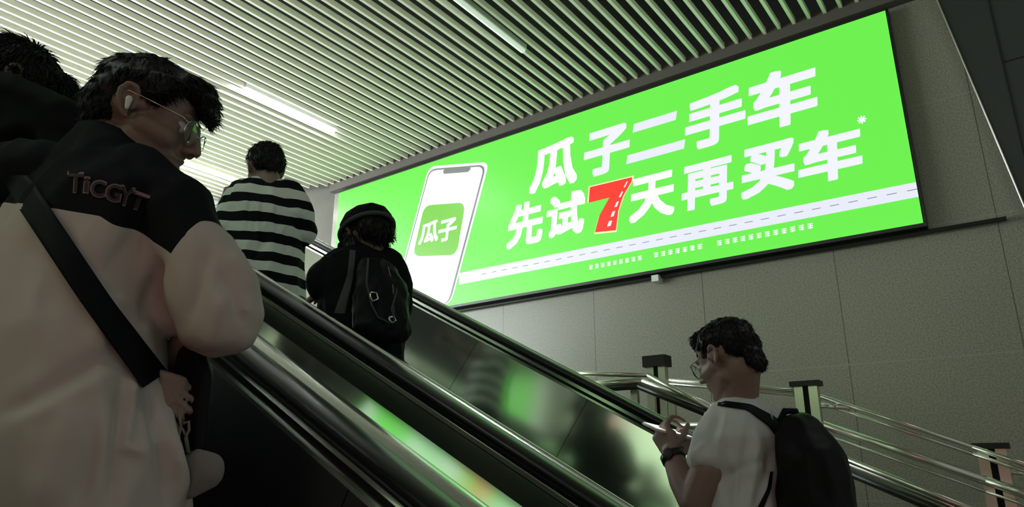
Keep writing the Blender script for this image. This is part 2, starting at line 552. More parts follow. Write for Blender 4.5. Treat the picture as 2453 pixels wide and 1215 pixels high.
# the 7 drawn as a red road with a cream edge
P7 = [(3.94, .82), (3.96, .985), (4.44, .975), (4.43, .93), (4.33, .80), (4.27, .66), (4.235, .465), (4.00, .49), (4.06, .66), (4.18, .82)]
cx7, cy7 = 4.18, .75
poly([(cx7+(u-cx7)*1.07, cy7+(v-cy7)*1.06) for u, v in P7], .004, M['glow_yellow'], 'numeral_edge')
poly(P7, .008, M['glow_red'], 'numeral')
for k in range(5):
    t0 = k/5; t1 = t0+.11
    def ln(t): return (4.385-.28*t+.07*t*t-.03*t, .94-.46*t)
    (a0, b0), (a1, b1) = ln(t0), ln(t1)
    ww = .006+.014*t0
    poly([(a0-ww, b0), (a1-ww-.002, b1), (a1+ww+.002, b1), (a0+ww, b0)], .011, M['glow_white'], 'lane_mark')
poly([(2.22, .225), (6.82, .21), (6.82, .33), (2.22, .36)], .004, M['glow_road'], 'road_stripe')
b = bmesh.new()
u = 2.55
while u < 6.75:
    vv = .293-.022*(u-2.22)/4.6
    q = [b.verts.new(bq(a, c, .008)) for a, c in ((u, vv-.003), (u+.07, vv-.003), (u+.07, vv+.003), (u, vv+.003))]
    b.faces.new(q)
    u += .14
obj('road_dashes', b, M['glow_grey'], ad)
# the line of tiny illegible print
rs = random.Random(3)
def tiny(u0, u1, n):
    for k in range(n):
        b = bmesh.new()
        u = u0+(u1-u0)*k/n; s_ = (u1-u0)/n*.58
        for j in range(3):
            v = .12+j*s_*.42
            bx(b, (BX-.005, BY-u-s_, v+BZ), (BX-.003, BY-u, v+BZ+.008))
        ux = u+s_*rs.uniform(.25, .6)
        bx(b, (BX-.005, BY-ux-.008, BZ+.115), (BX-.003, BY-ux, BZ+.12+s_*1.0))
        obj('small_print', b, M['glow_white'], ad)
tiny(3.92, 4.52, 9); tiny(4.62, 5.12, 7); tiny(5.23, 6.07, 12)
b = bmesh.new()
for k in range(4):
    a = k*math.pi/4
    for s in (1,):
        u, v = 6.52, .955
        dx, dy = math.cos(a)*.035, math.sin(a)*.035
        px, py = -math.sin(a)*.006, math.cos(a)*.006
        q = [b.verts.new(bq(u+i*dx+j*px, v+i*dy+j*py, .004+k*.0003)) for i, j in ((-1, -1), (1, -1), (1, 1), (-1, 1))]
        b.faces.new(q)
obj('star_mark', b, M['glow_white'], ad)
# the phone in the advertisement
PH = [(1.70, 1.78), (2.60, 1.60), (2.09, .02), (1.14, .02)]
def rounded(pts, r, n=6):
    out = []
    m_ = len(pts)
    for i in range(m_):
        p = Vector(pts[i]); a = Vector(pts[i-1]); c = Vector(pts[(i+1) % m_])
        p0 = p+(a-p).normalized()*r; p1 = p+(c-p).normalized()*r
        for k in range(n+1):
            t = k/n
            out.append(tuple(p0*(1-t)**2+p*2*t*(1-t)+p1*t*t))
    return out
def quad(u0, v0, u1, v1, c=None):     # a point inside the phone outline, s across, t down
    pass
def ph(s, t):
    a = Vector((1.70, 1.78)).lerp(Vector((2.60, 1.60)), s)
    c = Vector((1.14, .02)).lerp(Vector((2.09, .02)), s)
    return tuple(a.lerp(c, t))
poly(rounded([ph(-.03, -.02), ph(1.035, -.02), ph(1.02, 1), ph(-.02, 1)], .12), .004, M['glow_white'], 'phone_edge_glow')
poly(rounded([ph(0, 0), ph(1, 0), ph(1, .998), ph(0, .998)], .12), .007, M['glow_grey'], 'phone_outline')
poly(rounded([ph(.02, .012), ph(.975, .012), ph(.975, .997), ph(.02, .997)], .11), .010, M['glow_white'], 'phone_screen')
poly(rounded([ph(.27, .012), ph(.76, .012), ph(.74, .045), ph(.29, .045)], .03), .013, M['glow_grey'], 'phone_notch')
poly(rounded([(1.64, 1.31), (2.30, 1.20), (2.18, .58), (1.48, .69)], .12), .013, M['glow_icon'], 'app_icon')
glyph('瓜', 1.58, 1.90, .81, 1.08, .010, .10, M['glow_white'], 'icon_character', lift=.017)
glyph('子', 1.89, 2.18, .78, 1.05, .010, .10, M['glow_white'], 'icon_character', lift=.017)
b = bmesh.new()
# ledge under the board and its small clip
bl = thing('board_ledge', 'thin dark ledge bar running under the lit billboard and past its right end', 'ledge', (5.95, 3.6, BZ-.05))
tube(b, [(5.965, BY+.02, BZ-.055), (5.965, .0, BZ-.055)], .018, 8)
obj('bar', b, M['darksteel'], bl)
b = bmesh.new()
p = onX(1572, 668, 5.93)
bx(b, (5.9, p.y-.035, p.z-.03), (6.0, p.y+.035, p.z+.03))
tag(obj('wall_sensor', b, M['fitting']), 'tiny pale box fixed to the granite just under the green billboard', 'sensor')

# ------------------------------------------------------------------ lit boards added on the left wall, out of view, for reflections in the steel
def added_leftboard(y0, y1, z0, z1, mt, label, extra=None):
    t = thing('lightbox', label, 'lightbox', (-2.75, (y0+y1)/2, z0), 'lightboxes on the left wall')
    b = bmesh.new(); bx(b, (-2.8, y0-.04, z0-.04), (-2.73, y1+.04, z1+.04)); obj('housing', b, M['darksteel'], t)
    b = bmesh.new(); bx(b, (-2.73, y0, z0), (-2.725, y1, z1)); obj('lit_face', b, mt, t)
added_leftboard(4.27, 4.62, 1.3, 3.6, M['glow_green'], 'slim lit green lightbox high on the left wall')
added_leftboard(4.70, 4.82, 1.3, 3.6, M['glow_pale'], 'slim lit pale lightbox high on the left wall, farthest up the hall')
added_leftboard(4.10, 4.20, 1.3, 3.6, M['glow_pale'], 'slim lit pale lightbox high on the left wall, below the green one')
added_leftboard(3.22, 3.52, .6, 3.5, M['glow_pgreen'], 'narrow lit pale green lightbox high on the left wall')
added_leftboard(2.98, 3.13, .6, 3.5, M['glow_peach'], 'narrow lit peach lightbox on the left wall between two pale green ones')
added_leftboard(1.7, 2.89, .6, 3.5, M['glow_pgreen'], 'wide lit pale green lightbox high on the left wall')
added_leftboard(-1.6, -.3, -1.2, .3, M['glow_rose'], 'lit peach lightbox on the left wall behind the camera')  # added to tint the beige jacket pink

# ------------------------------------------------------------------ fluorescent fittings
def fitting(x, y, L, label, lit=True):
    t = thing('ceiling_light', label, 'ceiling light', (x, y, CZ), 'fluorescent lights')
    b = bmesh.new()
    bx(b, (x, y-.032, CZ-.003), (x+L, y+.032, CZ+.05)); obj('tray', b, M['fitting'], t)
    b = bmesh.new()
    hull(b, [((x+.02, y, CZ-.018), (.02, .027, .018)), ((x+L-.02, y, CZ-.018), (.02, .027, .018))])
    obj('diffuser', b, M['tube'] if lit else M['tube_dim'], t, True)
fitting(3.62, 6.15, 1.2, 'bright fluorescent ceiling light alone in mid ceiling above the striped shirt')
fitting(3.5, 3.41, 1.3, 'dimmer fluorescent ceiling light at the top edge of the photo', False)
fitting(4.15, 8.4, 1.28, 'bright fluorescent ceiling light just left of the striped rider')
for _k, (x, y) in enumerate(((-1.9, 6.15), (-1.9, 8.4), (-1.9, 3.41), (-1.9, .9), (3.5, -1.9))):  # further fittings out of view, added to light the hall
        fitting(x, y, 1.28, ['fluorescent ceiling light over the left wall side, level with the striped rider', 'fluorescent ceiling light over the left wall side, farthest up the hall', 'fluorescent ceiling light over the left wall side above the near escalator', 'fluorescent ceiling light over the left wall side straight beside the camera', 'fluorescent ceiling light above the stairs behind the camera'][_k])

# ------------------------------------------------------------------ stair railing
rl = thing('stair_railing', 'polished steel stair railing with three black-capped posts beside the escalator', 'railing', (3.55, .9, -.9))
def rpost(px, py, pw, D, zlen, parts=2):
    c = at(px, py, D)
    h = .0
    b = bmesh.new()
    for s in (-1, 1):
        bx(b, (c.x-.022, c.y+s*.033-.02, c.z-zlen), (c.x+.022, c.y+s*.033+.02, c.z-.02))
    p_ = obj('post', b, M['rail_steel'], rl)
    b = bmesh.new()
    bx(b, (c.x-.012, c.y-.012, c.z-zlen), (c.x+.016, c.y+.012, c.z-.02))
    o = obj('post_core', b, M['seam'], p_)
    b = bmesh.new()
    bx(b, (c.x-.04, c.y-.068, c.z-.024), (c.x+.04, c.y+.068, c.z+.0))
    o = obj('cap', b, M['black'], p_)
    return c
c1 = rpost(1573, 858, 55, 3.9, 1.25)
c2 = rpost(1930, 914, 65, 3.42, 1.0)
c3 = rpost(2372, 1062, 73, 3.05, 1.05)
b = bmesh.new(); bx(b, (c1.x-.045, c1.y-.066, c1.z-.05), (c1.x+.045, c1.y+.066, c1.z+.01)); obj('cap_box', b, M['black'], rl)
def railing(pts, X, rad, name='rail', mt='rail_steel'):
    b = bmesh.new(); q = [onX(x, y, X) for x, y in pts]
    for a, c in zip(q[:-1], q[1:]): tube(b, [a, c], rad, 12)
    for a in q[1:-1]: ell(b, a, rad*1.0, sub=2)
    return obj(name, b, M[mt], rl, True)
XA, XB = 3.42, 3.66
railing([(1340, 895), (1552, 899), (1702, 980), (2012, 1094), (2500, 1292)], XA, .013)
railing([(1380, 925), (1540, 913), (1704, 973), (2016, 1104), (2500, 1302)], XA+.05, .020)
railing([(1390, 934), (1530, 925), (1690, 990), (2016, 1125), (2500, 1330)], XA, .018, 'lower_rail', 'darksteel')
railing([(1600, 911), (1925, 938), (1967, 950), (2330, 1072), (2540, 1142)], XB, .010)
railing([(1600, 920), (1925, 948), (1967, 966), (2330, 1088), (2540, 1158)], XB, .008)
railing([(1620, 1022), (1900, 1016), (1969, 1017), (2362, 1152), (2540, 1213)], XB, .019)
railing([(1975, 1042), (2362, 1178), (2540, 1240)], XB, .006)
for px in (1520, 1560, 1592, 1608):
    a = onX(px, 925 if px < 1580 else 945, 3.5)
    b = bmesh.new(); bx(b, (a.x-.012, a.y-.02, a.z-1.2), (a.x+.012, a.y+.02, a.z)); obj('baluster', b, M['rail_steel'], rl)
for c, py in ((c2, 0), (c3, 0)):
    b = bmesh.new()
    tube(b, [(c.x, c.y-.05, c.z-.12), (c.x+.05, c.y-.12, c.z-.125)], .01, 8)
    hull(b, [((c.x+.05, c.y-.12, c.z-.125), .018), ((c.x+.05, c.y-.16, c.z-.13), .014)])
    obj('bracket', b, M['rail_steel'], rl, True)
#PEOPLE
# ------------------------------------------------------------------ figures
def frame(fwd, up=UP):             # columns: right, forward, up
    f = Vector(fwd).normalized()
    r = f.cross(Vector(up)).normalized()
    u = r.cross(f).normalized()
    return Matrix((r, f, u)).transposed()
def look(a_right, a_away, tilt=0.0, roll=0.0):   # heading as seen by the camera, then nod down by tilt
    h = (rt*a_right + fh*a_away).normalized()
    F = frame(h)
    return F @ Matrix.Rotation(-tilt, 3, 'X') @ Matrix.Rotation(roll, 3, 'Y')
def head_parts(bm, c, F, k=1.0, jaw=1.0):
    P = lambda x, y, z: c + F @ Vector((x*k, y*k, z*k))
    E = lambda p, r: (p, tuple(q*k for q in (r if isinstance(r, tuple) else (r, r, r))), F)
    def H(*it): hull(bm, [E(p, r) for p, r in it])
    H((P(0, -.022, .035), (.076, .096, .085)))
    H((P(0, .035, .045), (.064, .05, .055)), (P(0, .03, -.02), (.058, .058, .06)))
    H((P(0, .03, -.02), (.058, .058, .05)), (P(0, .062, -.092), (.022*jaw, .022, .018)), (P(.046, .0, -.06), .02), (P(-.046, .0, -.06), .02))
    for s in (-1, 1):
        H((P(s*.036, .056, -.022), (.024, .026, .024)), (P(s*.052, .02, -.02), .022))
        H((P(s*.030, .075, .030), (.018, .013, .008)), (P(s*.012, .082, .028), (.012, .010, .008)))
        H((P(s*.032, .069, .004), (.017, .014, .008)))
        H((P(s*.012, .094, -.026), (.008, .010, .008)), (P(s*.010, .088, -.024), .008))
        # ear
        q = [(.076, .004, .018), (.084, -.004, .033), (.088, -.018, .034), (.088, -.027, .018), (.084, -.023, -.002), (.078, -.010, -.018), (.075, -.003, -.022)]
        for a, b_ in zip(q[:-1], q[1:]):
            H((P(s*a[0], a[1], a[2]), .0052), (P(s*b_[0], b_[1], b_[2]), .0052))
        H((P(s*.076, -.012, .010), (.005, .014, .022)))
        H((P(s*.078, .001, .002), .005), (P(s*.077, .002, -.008), .004))
        H((P(s*.068, .01, .01), .012), (P(s*.068, -.012, .01), .014))
    H((P(0, .086, .026), (.008, .008, .01)), (P(0, .108, -.020), (.010, .010, .009)))
    H((P(-.020, .077, -.047), (.008, .009, .005)), (P(0, .090, -.045), (.008, .008, .006)), (P(.020, .077, -.047), (.008, .009, .005)))
    H((P(-.017, .077, -.059), (.007, .009, .005)), (P(0, .087, -.060), (.009, .008, .006)), (P(.017, .077, -.059), (.007, .009, .005)))
    H((P(0, .074, -.092), (.020, .016, .015)))
def eyes(par, c, F, k=1.0):
    for s in (-1, 1):
        b = bmesh.new()
        ell(b, c+F @ Vector((s*.032*k, .072*k, .007*k)), .0125*k, F, 3)
        o = obj('eye', b, M['eye'], par, True)
def hand(bm, wrist, F, side=1, k=1.0, curl=(35, 45, 30), thumb=(.5, .75, -.2), spread=.0):
    """F columns: x across the palm towards the thumb side, y towards the fingertips, z out of the back of the hand"""
    X, Y, Z = F.col[0], F.col[1], F.col[2]
    W = lambda x, y, z: wrist + (X*x + Y*y + Z*z)*k
    hull(bm, [(W(.018, .0, 0), (.012, .012, .010), F), (W(-.018, .0, 0), (.012, .012, .010), F), (W(.032, .082, 0), (.009, .009, .009), F), (W(-.034, .074, 0), (.009, .009, .008), F)])
    hull(bm, [(W(.02, .02, -.006), (.014, .016, .010), F), (W(.034, .05, -.008), (.010, .012, .010), F)])
    for i, (x0, y0, L) in enumerate(((.031, .083, (.043, .027, .021)), (.010, .088, (.047, .030, .022)), (-.012, .085, (.044, .028, .021)), (-.032, .076, (.034, .021, .018)))):
        p = W(x0, y0, 0); a = 0
        r0 = (.0092, .0095, .009, .008)[i]*k
        for j, l in enumerate(L):
            a += R(curl[j]) * (1+.08*(i-1))
            d = (Y*math.cos(a) - Z*math.sin(a) + X*(.08*(1.5-i))*(1-j*.5)).normalized()
            q = p + d*l*k
            r1 = r0*(.93 if j < 2 else .82)
            hull(bm, [(p, r0), (q, r1)])
            p, r0 = q, r1
    p = W(.026, .018, -.008)
    d = (X*thumb[0] + Y*thumb[1] + Z*thumb[2]).normalized()
    q = p + d*.040*k; hull(bm, [(p, .013*k), (q, .0105*k)])
    d2 = (d + Y*.5 - Z*.15).normalized(); q2 = q + d2*.031*k; hull(bm, [(q, .0105*k), (q2, .0095*k)])
    d3 = (d2 - Z*.2 + Y*.2).normalized(); q3 = q2 + d3*.022*k; hull(bm, [(q2, .0092*k), (q3, .0075*k)])
def hair_mesh(name, parts, c, F, k, par, nlocks=1400, llen=.035, lw=.0032, crown=(0, -.04, .12), lift=.25, seed=1, keep=None, voxel=.004, rough=.003, mt='hair'):
    """parts: ellipsoids / hulls in head coordinates; then strands laid over the surface, running away from the crown"""
    bm = bmesh.new()
    for it in parts:
        hull(bm, [(c+F @ (Vector(p)*k), tuple(q*k for q in r), F) for p, r in it])
    me = remesh(bm, voxel, 5)
    sc = Vector((1, 1, 1))
    def fn(p, n):
        return rough*(noise.noise(p*55) + .6*noise.noise(p*130))
    displace(me, fn)
    rs = random.Random(seed)
    cr = c + F @ (Vector(crown)*k)
    b = bmesh.new(); b.from_mesh(me)
    vs = [(v.co.copy(), v.normal.copy()) for v in me.vertices]
    Ft = F.transposed()
    for _ in range(nlocks):
        p, n = vs[rs.randrange(len(vs))]
        loc = (Ft @ (p-c))/k
        if keep and not keep(loc): continue
        t = (p-cr); t = t - n*t.dot(n)
        if t.length < .003: t = n.orthogonal()
        t = t.normalized() + Vector((rs.gauss(0, .3), rs.gauss(0, .3), rs.gauss(0, .3)))
        t = (t - n*t.dot(n)).normalized()
        L = llen*rs.uniform(.6, 1.25)*k; ww = lw*rs.uniform(.7, 1.4)*k
        lf = lift*rs.uniform(.3, 1.4)
        side = t.cross(n).normalized()
        pts = []
        for j in range(4):
            s = j/3
            pts.append((p - n*.003 + t*L*s + n*(L*lf*math.sin(s*2.2)*.6) - UP*(L*.12*s*s), ww*(1-s)**.7+.0002))
        rings = []
        for q, r in pts:
            rings.append([b.verts.new(q+side*r), b.verts.new(q+n*r*.8), b.verts.new(q-side*r)])
        for a, d in zip(rings[:-1], rings[1:]):
            for e in range(3):
                b.faces.new((a[e], a[(e+1) % 3], d[(e+1) % 3], d[e]))
    bpy.data.meshes.remove(me)
    return obj(name, b, M[mt], par, True)
SHORT = [[((0, -.025, .052), (.083, .100, .082))], [((0, -.062, .015), (.076, .062, .070))],
         [((0, .045, .098), (.066, .045, .032))], [((.066, .02, .055), (.014, .03, .03)), ((.07, -.02, .04), (.012, .03, .04))], [((-.066, .02, .055), (.014, .03, .03)), ((-.07, -.02, .04), (.012, .03, .04))]]
def folds(seed, amp, sc=(9, 9, 3.5), F=None, fine=.35, drape=None):
    off = Vector((seed*3.1, seed*1.7, seed*.9))
    def fn(p, n):
        q = (F.transposed() @ p) if F else p
        q = Vector((q.x*sc[0], q.y*sc[1], q.z*sc[2])) + off
        a = noise.noise(q)
        r = 1-abs(noise.noise(q*1.7+off))*2.6
        v = amp*(a*.8 + max(r, -.4)*.55) + amp*fine*noise.noise(q*3.3)
        if drape: v += drape(p, n)
        return v
    return fn
def creases(lines):          # drag folds: (x0, y0, x1, y1, half width px, depth) seen from the photo side
    def fn(p, n):
        if n.dot(p) > 0: return 0
        z = p.dot(fw)
        x, y = 1226.5+FPX*p.dot(rt)/z, 607.5-FPX*p.dot(uu)/z
        v = 0
        for x0, y0, x1, y1, w_, a in lines:
            dx, dy = x1-x0, y1-y0
            L2 = dx*dx+dy*dy
            t = max(0, min(1, ((x-x0)*dx+(y-y0)*dy)/L2))
            d2 = (x-x0-dx*t)**2+(y-y0-dy*t)**2
            if d2 < 9*w_*w_:
                v += a*math.exp(-d2/(w_*w_))*min(1, .35+4*t*(1-t))
        return v
    return fn
def garment(name, bm, par, mats, voxel=.007, smooth=6, fold=None):
    me = remesh(bm, voxel, smooth)
    if fold: displace(me, fold)
    return link_mesh(name, me, mats, par, True)
def body(name, bm, par, mt, voxel=.004, smooth=3):
    me = remesh(bm, voxel, smooth)
    return link_mesh(name, me, mt, par, True)
def legs(par, hipc, F, yfeet, xfeet, mt='dark_denim', shoe='shoe', spread=.09):
    """trousers down to shoes that stand on the treads"""
    b = bmesh.new()
    hull(b, [(hipc+F @ Vector((-.07, 0, 0)), (.10, .11, .09), F), (hipc+F @ Vector((.07, 0, 0)), (.10, .11, .09), F)])
    sh = []
    for s, yf, xf in ((-1, yfeet[0], xfeet[0]), (1, yfeet[1], xfeet[1])):
        z = tread_z(yf) + .006
        foot = Vector((xf, yf, z))
        hj = hipc + F @ Vector((s*.09, 0, -.05))
        an = foot + Vector((0, 0, .09))
        kn = (hj+an)/2 + F @ Vector((0, .04, .03))
        chain(b, [(hj, .092), (kn, .066), (an, .056)])
        sh.append(foot)
    o = garment('trousers', b, par, M[mt], .009, 4, folds(5, .006, (8, 8, 12)))
    for foot in sh:
        q = bmesh.new()
        Fz = frame(Vector((F.col[1].x, F.col[1].y, 0)))
        hull(q, [(foot+Fz @ Vector((0, -.05, .045)), (.038, .045, .04), Fz), (foot+Fz @ Vector((0, .13, .032)), (.042, .05, .026), Fz), (foot+Fz @ Vector((0, -.05, .018)), (.038, .05, .017), Fz)])
        for v in q.verts: v.co.z = max(v.co.z, foot.z)
        obj('shoe', q, M[shoe], par, True)

# ================================================================== 1. man in the two-tone jacket
HK = .94
hc = at(348, 296, 1.26)
FH = look(.97, .20, R(18), R(2))
ppl = thing('person', 'young man in a black and beige jacket looking down, white earbud in his ear', 'person', (hc.x, hc.y, tread_z(hc.y)))
b = bmesh.new()
head_parts(b, hc, FH, HK)
T1 = frame((rt*.55+fh*.84))           # way the chest faces
neck = at(258, 395, 1.20)
hull(b, [(hc+FH @ Vector((0, -.03, -.05)), (.052, .055, .04), FH), (neck, (.066, .062, .03), T1)])
chest = at(215, 560, 1.17)
hull(b, [(neck, .045), (chest+T1 @ Vector((.08, 0, 0)), .045, T1), (chest+T1 @ Vector((-.08, 0, 0)), .045, T1)])
hull(b, [(chest, (.12, .06, .08), T1), (at(170, 1000, 1.08), (.10, .07, .08), T1)])
# arm on the camera's right: shoulder, elbow inside the sleeve, forearm back to the hand at the bag
el = at(495, 775, 1.13); wr = at(405, 905, 1.18)
sh_ = at(430, 520, 1.14)
hull(b, [(chest, .05), (sh_, .035)])
chain(b, [(sh_, .035), (el, .040), (wr + (el-wr)*.3, .034), (wr, .026)])
hd = (at(398, 925, 1.15)-wr)
FHd = Matrix(((-fw*.2+uu*.1+rt*.9).normalized(), (-uu*.75-rt*.10-fw*.1).normalized(), (-fw)+Vector((0, 0, 0)))).transposed()
Yh = (-uu*.35+rt*.85-fw*.15).normalized(); Zh = (-fw*.75+uu*.6); Zh = (Zh-Yh*Zh.dot(Yh)).normalized(); Xh = Yh.cross(Zh)
hand(b, at(352, 912, 1.06), Matrix((Xh, Yh, Zh)).transposed(), k=.62, curl=(38, 70, 30), thumb=(.5, .6, -.4))
hull(b, [(at(352, 912, 1.06), .018), (at(330, 905, 1.10), .026)])
hull(b, [(at(330, 905, 1.10), .026), (at(210, 930, 1.2), .035)])
body('body', b, ppl, M['skin'], .0036)
eyes(ppl, hc, FH, HK)
hp1 = [[((0, -.020, .058), (.086, .106, .082))], [((0, -.066, .012), (.078, .056, .070))],
      [((0, .055, .088), (.072, .052, .040))], [((0, .092, .080), (.055, .020, .026)), ((.01, .102, .054), (.042, .012, .014))],
      [((.074, .035, .060), (.013, .030, .026)), ((.075, -.035, .050), (.012, .032, .030))], [((-.070, .03, .060), (.016, .035, .036)), ((-.073, -.03, .045), (.012, .035, .04))],
      [((0, -.080, -.025), (.055, .026, .040))]]
hp = [[((0, -.020, .058), (.086, .106, .082))], [((0, -.066, .012), (.078, .058, .078))],
      [((0, .055, .090), (.070, .052, .040))], [((0, .098, .075), (.055, .022, .030)), ((0, .105, .050), (.045, .014, .02))],
      [((.070, .03, .060), (.016, .035, .036)), ((.073, -.03, .045), (.012, .035, .04))], [((-.070, .03, .060), (.016, .035, .036)), ((-.073, -.03, .045), (.012, .035, .04))],
      [((0, -.086, -.03), (.06, .028, .045))]]
hair_mesh('hair', hp1, hc, FH, HK*.96, ppl, 7000, .024, .0016, lift=.07, seed=4, rough=.0035)
# jacket of man 1
jb = bmesh.new()
secs = [  # px, py, depth, half width, half depth, half height
    (232, 425, 1.20, .115, .075, .03), (215, 500, 1.185, .175, .10, .05), (190, 600, 1.16, .175, .115, .05), (175, 740, 1.12, .155, .12, .05),
    (175, 900, 1.08, .15, .125, .05), (190, 1060, 1.05, .165, .135, .05), (190, 1240, 1.03, .175, .14, .05), (190, 1400, 1.0, .18, .145, .05)]
it = [(at(x, y, D), (a, c, h), T1) for x, y, D, a, c, h in secs]
chain(jb, it)
# collar
hull(jb, [(at(262, 345, 1.235), (.064, .062, .012), look(.6, .8, R(25))), (at(240, 400, 1.205), (.085, .07, .03), T1)])
# shoulders and the loose sleeve
chain(jb, [(at(330, 430, 1.17), .055), (at(425, 500, 1.13), .055), (at(452, 580, 1.11), .056), (at(500, 680, 1.095), .066), (at(528, 758, 1.085), (.066, .07, .050)), (at(520, 812, 1.08), (.058, .066, .026))])
chain(jb, [(at(120, 410, 1.22), .055), (at(-40, 430, 1.27), .06), (at(-150, 560, 1.29), .066)])
hull(jb, [(at(425, 500, 1.13), .05), (at(385, 640, 1.12), .06)])
hull(jb, [(at(385, 640, 1.12), .05), (at(372, 775, 1.12), .026), (at(470, 740, 1.11), .035)])
hull(jb, [(at(395, 1120, 1.02), (.022, .03, .05)), (at(330, 1000, 1.05), .045), (at(360, 1300, 1.0), (.045, .04, .05))])
hull(jb, [(at(330, 930, 1.06), .02), (at(408, 1180, 1.01), (.016, .02, .05)), (at(300, 1100, 1.03), .05)])
def s_h(x, y, D=1.12):
    p = None if x < 0 or x > 520 else TREE1.ray_cast(Vector((0, 0, 0)), at(x, y, 1).normalized())[0]
    p = p or at(x, y, D)
    return p.dot(T1.col[0]), p.z
dr1 = creases([(290, 832, 10, 1000, 26, -.012), (250, 900, 60, 1010, 26, .006), (352, 925, 408, 1215, 15, -.012), (385, 930, 440, 1180, 13, .010), (318, 905, 300, 1070, 13, .010), (300, 915, 262, 1215, 18, -.011),
               (300, 1070, 345, 1090, 12, .007), (500, 590, 455, 770, 20, -.009), (380, 610, 350, 760, 18, -.016), (555, 600, 605, 700, 20, .008), (545, 690, 500, 850, 22, .007), (520, 650, 590, 780, 16, -.007),
               (330, 560, 240, 660, 24, -.007), (60, 560, 130, 760, 30, -.007), (300, 700, 240, 800, 24, .006), (180, 950, 100, 1215, 34, .009), (230, 1000, 190, 1215, 22, -.008), (420, 430, 330, 470, 20, -.006), (230, 360, 130, 400, 16, .005)])
jk = garment('jacket', jb, ppl, None or [M['white_cloth']], .0055, 7, folds(2, .008, (7, 7, 4.2), T1, .3, dr1))
from mathutils.bvhtree import BVHTree
def bvh(o):
    off = o.parent.location if o.parent else Vector()
    me = o.data
    return BVHTree.FromPolygons([v.co+off for v in me.vertices], [p.vertices[:] for p in me.polygons])
TREE1 = bvh(jk)
# two-tone cloth: black yoke above a curved seam
def yoke_mat():
    mt = bpy.data.materials.new('two_tone_cloth'); mt.use_nodes = True
    nt = mt.node_tree; bs = nt.nodes['Principled BSDF']
    bs.inputs['Roughness'].default_value = .8
    tc = nt.nodes.new('ShaderNodeTexCoord')
    dt = nt.nodes.new('ShaderNodeVectorMath'); dt.operation = 'DOT_PRODUCT'
    dt.inputs[1].default_value = T1.col[0]
    nt.links.new(tc.outputs['Object'], dt.inputs[0])
    off = Vector(ppl.location)
    o0 = off.dot(T1.col[0])
    pts = [(-300, 470), (0, 488), (110, 497), (240, 518), (300, 546), (410, 608), (446, 562)]
    sh = [s_h(x, y) for x, y in pts]
    e_ = at(515, 513, 1.10)
    sh.append((e_.dot(T1.col[0]), e_.z)); sh.append((sh[-1][0]+.1, sh[-1][1]+.02))
    smin, smax = sh[0][0]-o0, sh[-1][0]-o0
    hmin, hmax = min(h for _, h in sh)-off.z-.05, max(h for _, h in sh)-off.z+.05
    mr = nt.nodes.new('ShaderNodeMapRange'); mr.inputs['From Min'].default_value = smin; mr.inputs['From Max'].default_value = smax
    nt.links.new(dt.outputs['Value'], mr.inputs['Value'])
    fc = nt.nodes.new('ShaderNodeFloatCurve')
    cv = fc.mapping.curves[0]
    P_ = [((s-o0-smin)/(smax-smin), (h-off.z-hmin)/(hmax-hmin)) for s, h in sh]
    cv.points[0].location = P_[0]; cv.points[1].location = P_[-1]
    for q in P_[1:-1]: cv.points.new(*q)
    for q in cv.points: q.handle_type = 'VECTOR'
    fc.mapping.update()
    nt.links.new(mr.outputs[0], fc.inputs['Value'])
    sp = nt.nodes.new('ShaderNodeSeparateXYZ'); nt.links.new(tc.outputs['Object'], sp.inputs[0])
    mh = nt.nodes.new('ShaderNodeMapRange'); mh.inputs['From Min'].default_value = hmin; mh.inputs['From Max'].default_value = hmax
    nt.links.new(sp.outputs['Z'], mh.inputs['Value'])
    gt = nt.nodes.new('ShaderNodeMath'); gt.operation = 'GREATER_THAN'
    nt.links.new(mh.outputs[0], gt.inputs[0]); nt.links.new(fc.outputs[0], gt.inputs[1])
    mx = nt.nodes.new('ShaderNodeMix'); mx.data_type = 'RGBA'
    bs.inputs['Specular IOR Level'].default_value = .1
    mx.inputs[6].default_value = (.52, .46, .42, 1); mx.inputs[7].default_value = (.007, .008, .010, 1)
    nt.links.new(gt.outputs[0], mx.inputs[0]); nt.links.new(mx.outputs[2], bs.inputs['Base Color'])
    n = nt.nodes.new('ShaderNodeTexNoise'); n.inputs['Scale'].default_value = 250
    nt.links.new(tc.outputs['Object'], n.inputs['Vector'])
    bp = nt.nodes.new('ShaderNodeBump'); bp.inputs['Strength'].default_value = .12; bp.inputs['Distance'].default_value = .001
    nt.links.new(n.outputs['Fac'], bp.inputs['Height']); nt.links.new(bp.outputs[0], bs.inputs['Normal'])
    return mt
jk.data.materials.clear(); jk.data.materials.append(yoke_mat())
legs(ppl, at(190, 1330, 1.04), T1, (hc.y-.10, hc.y+.02), (hc.x-.12, hc.x+.1))
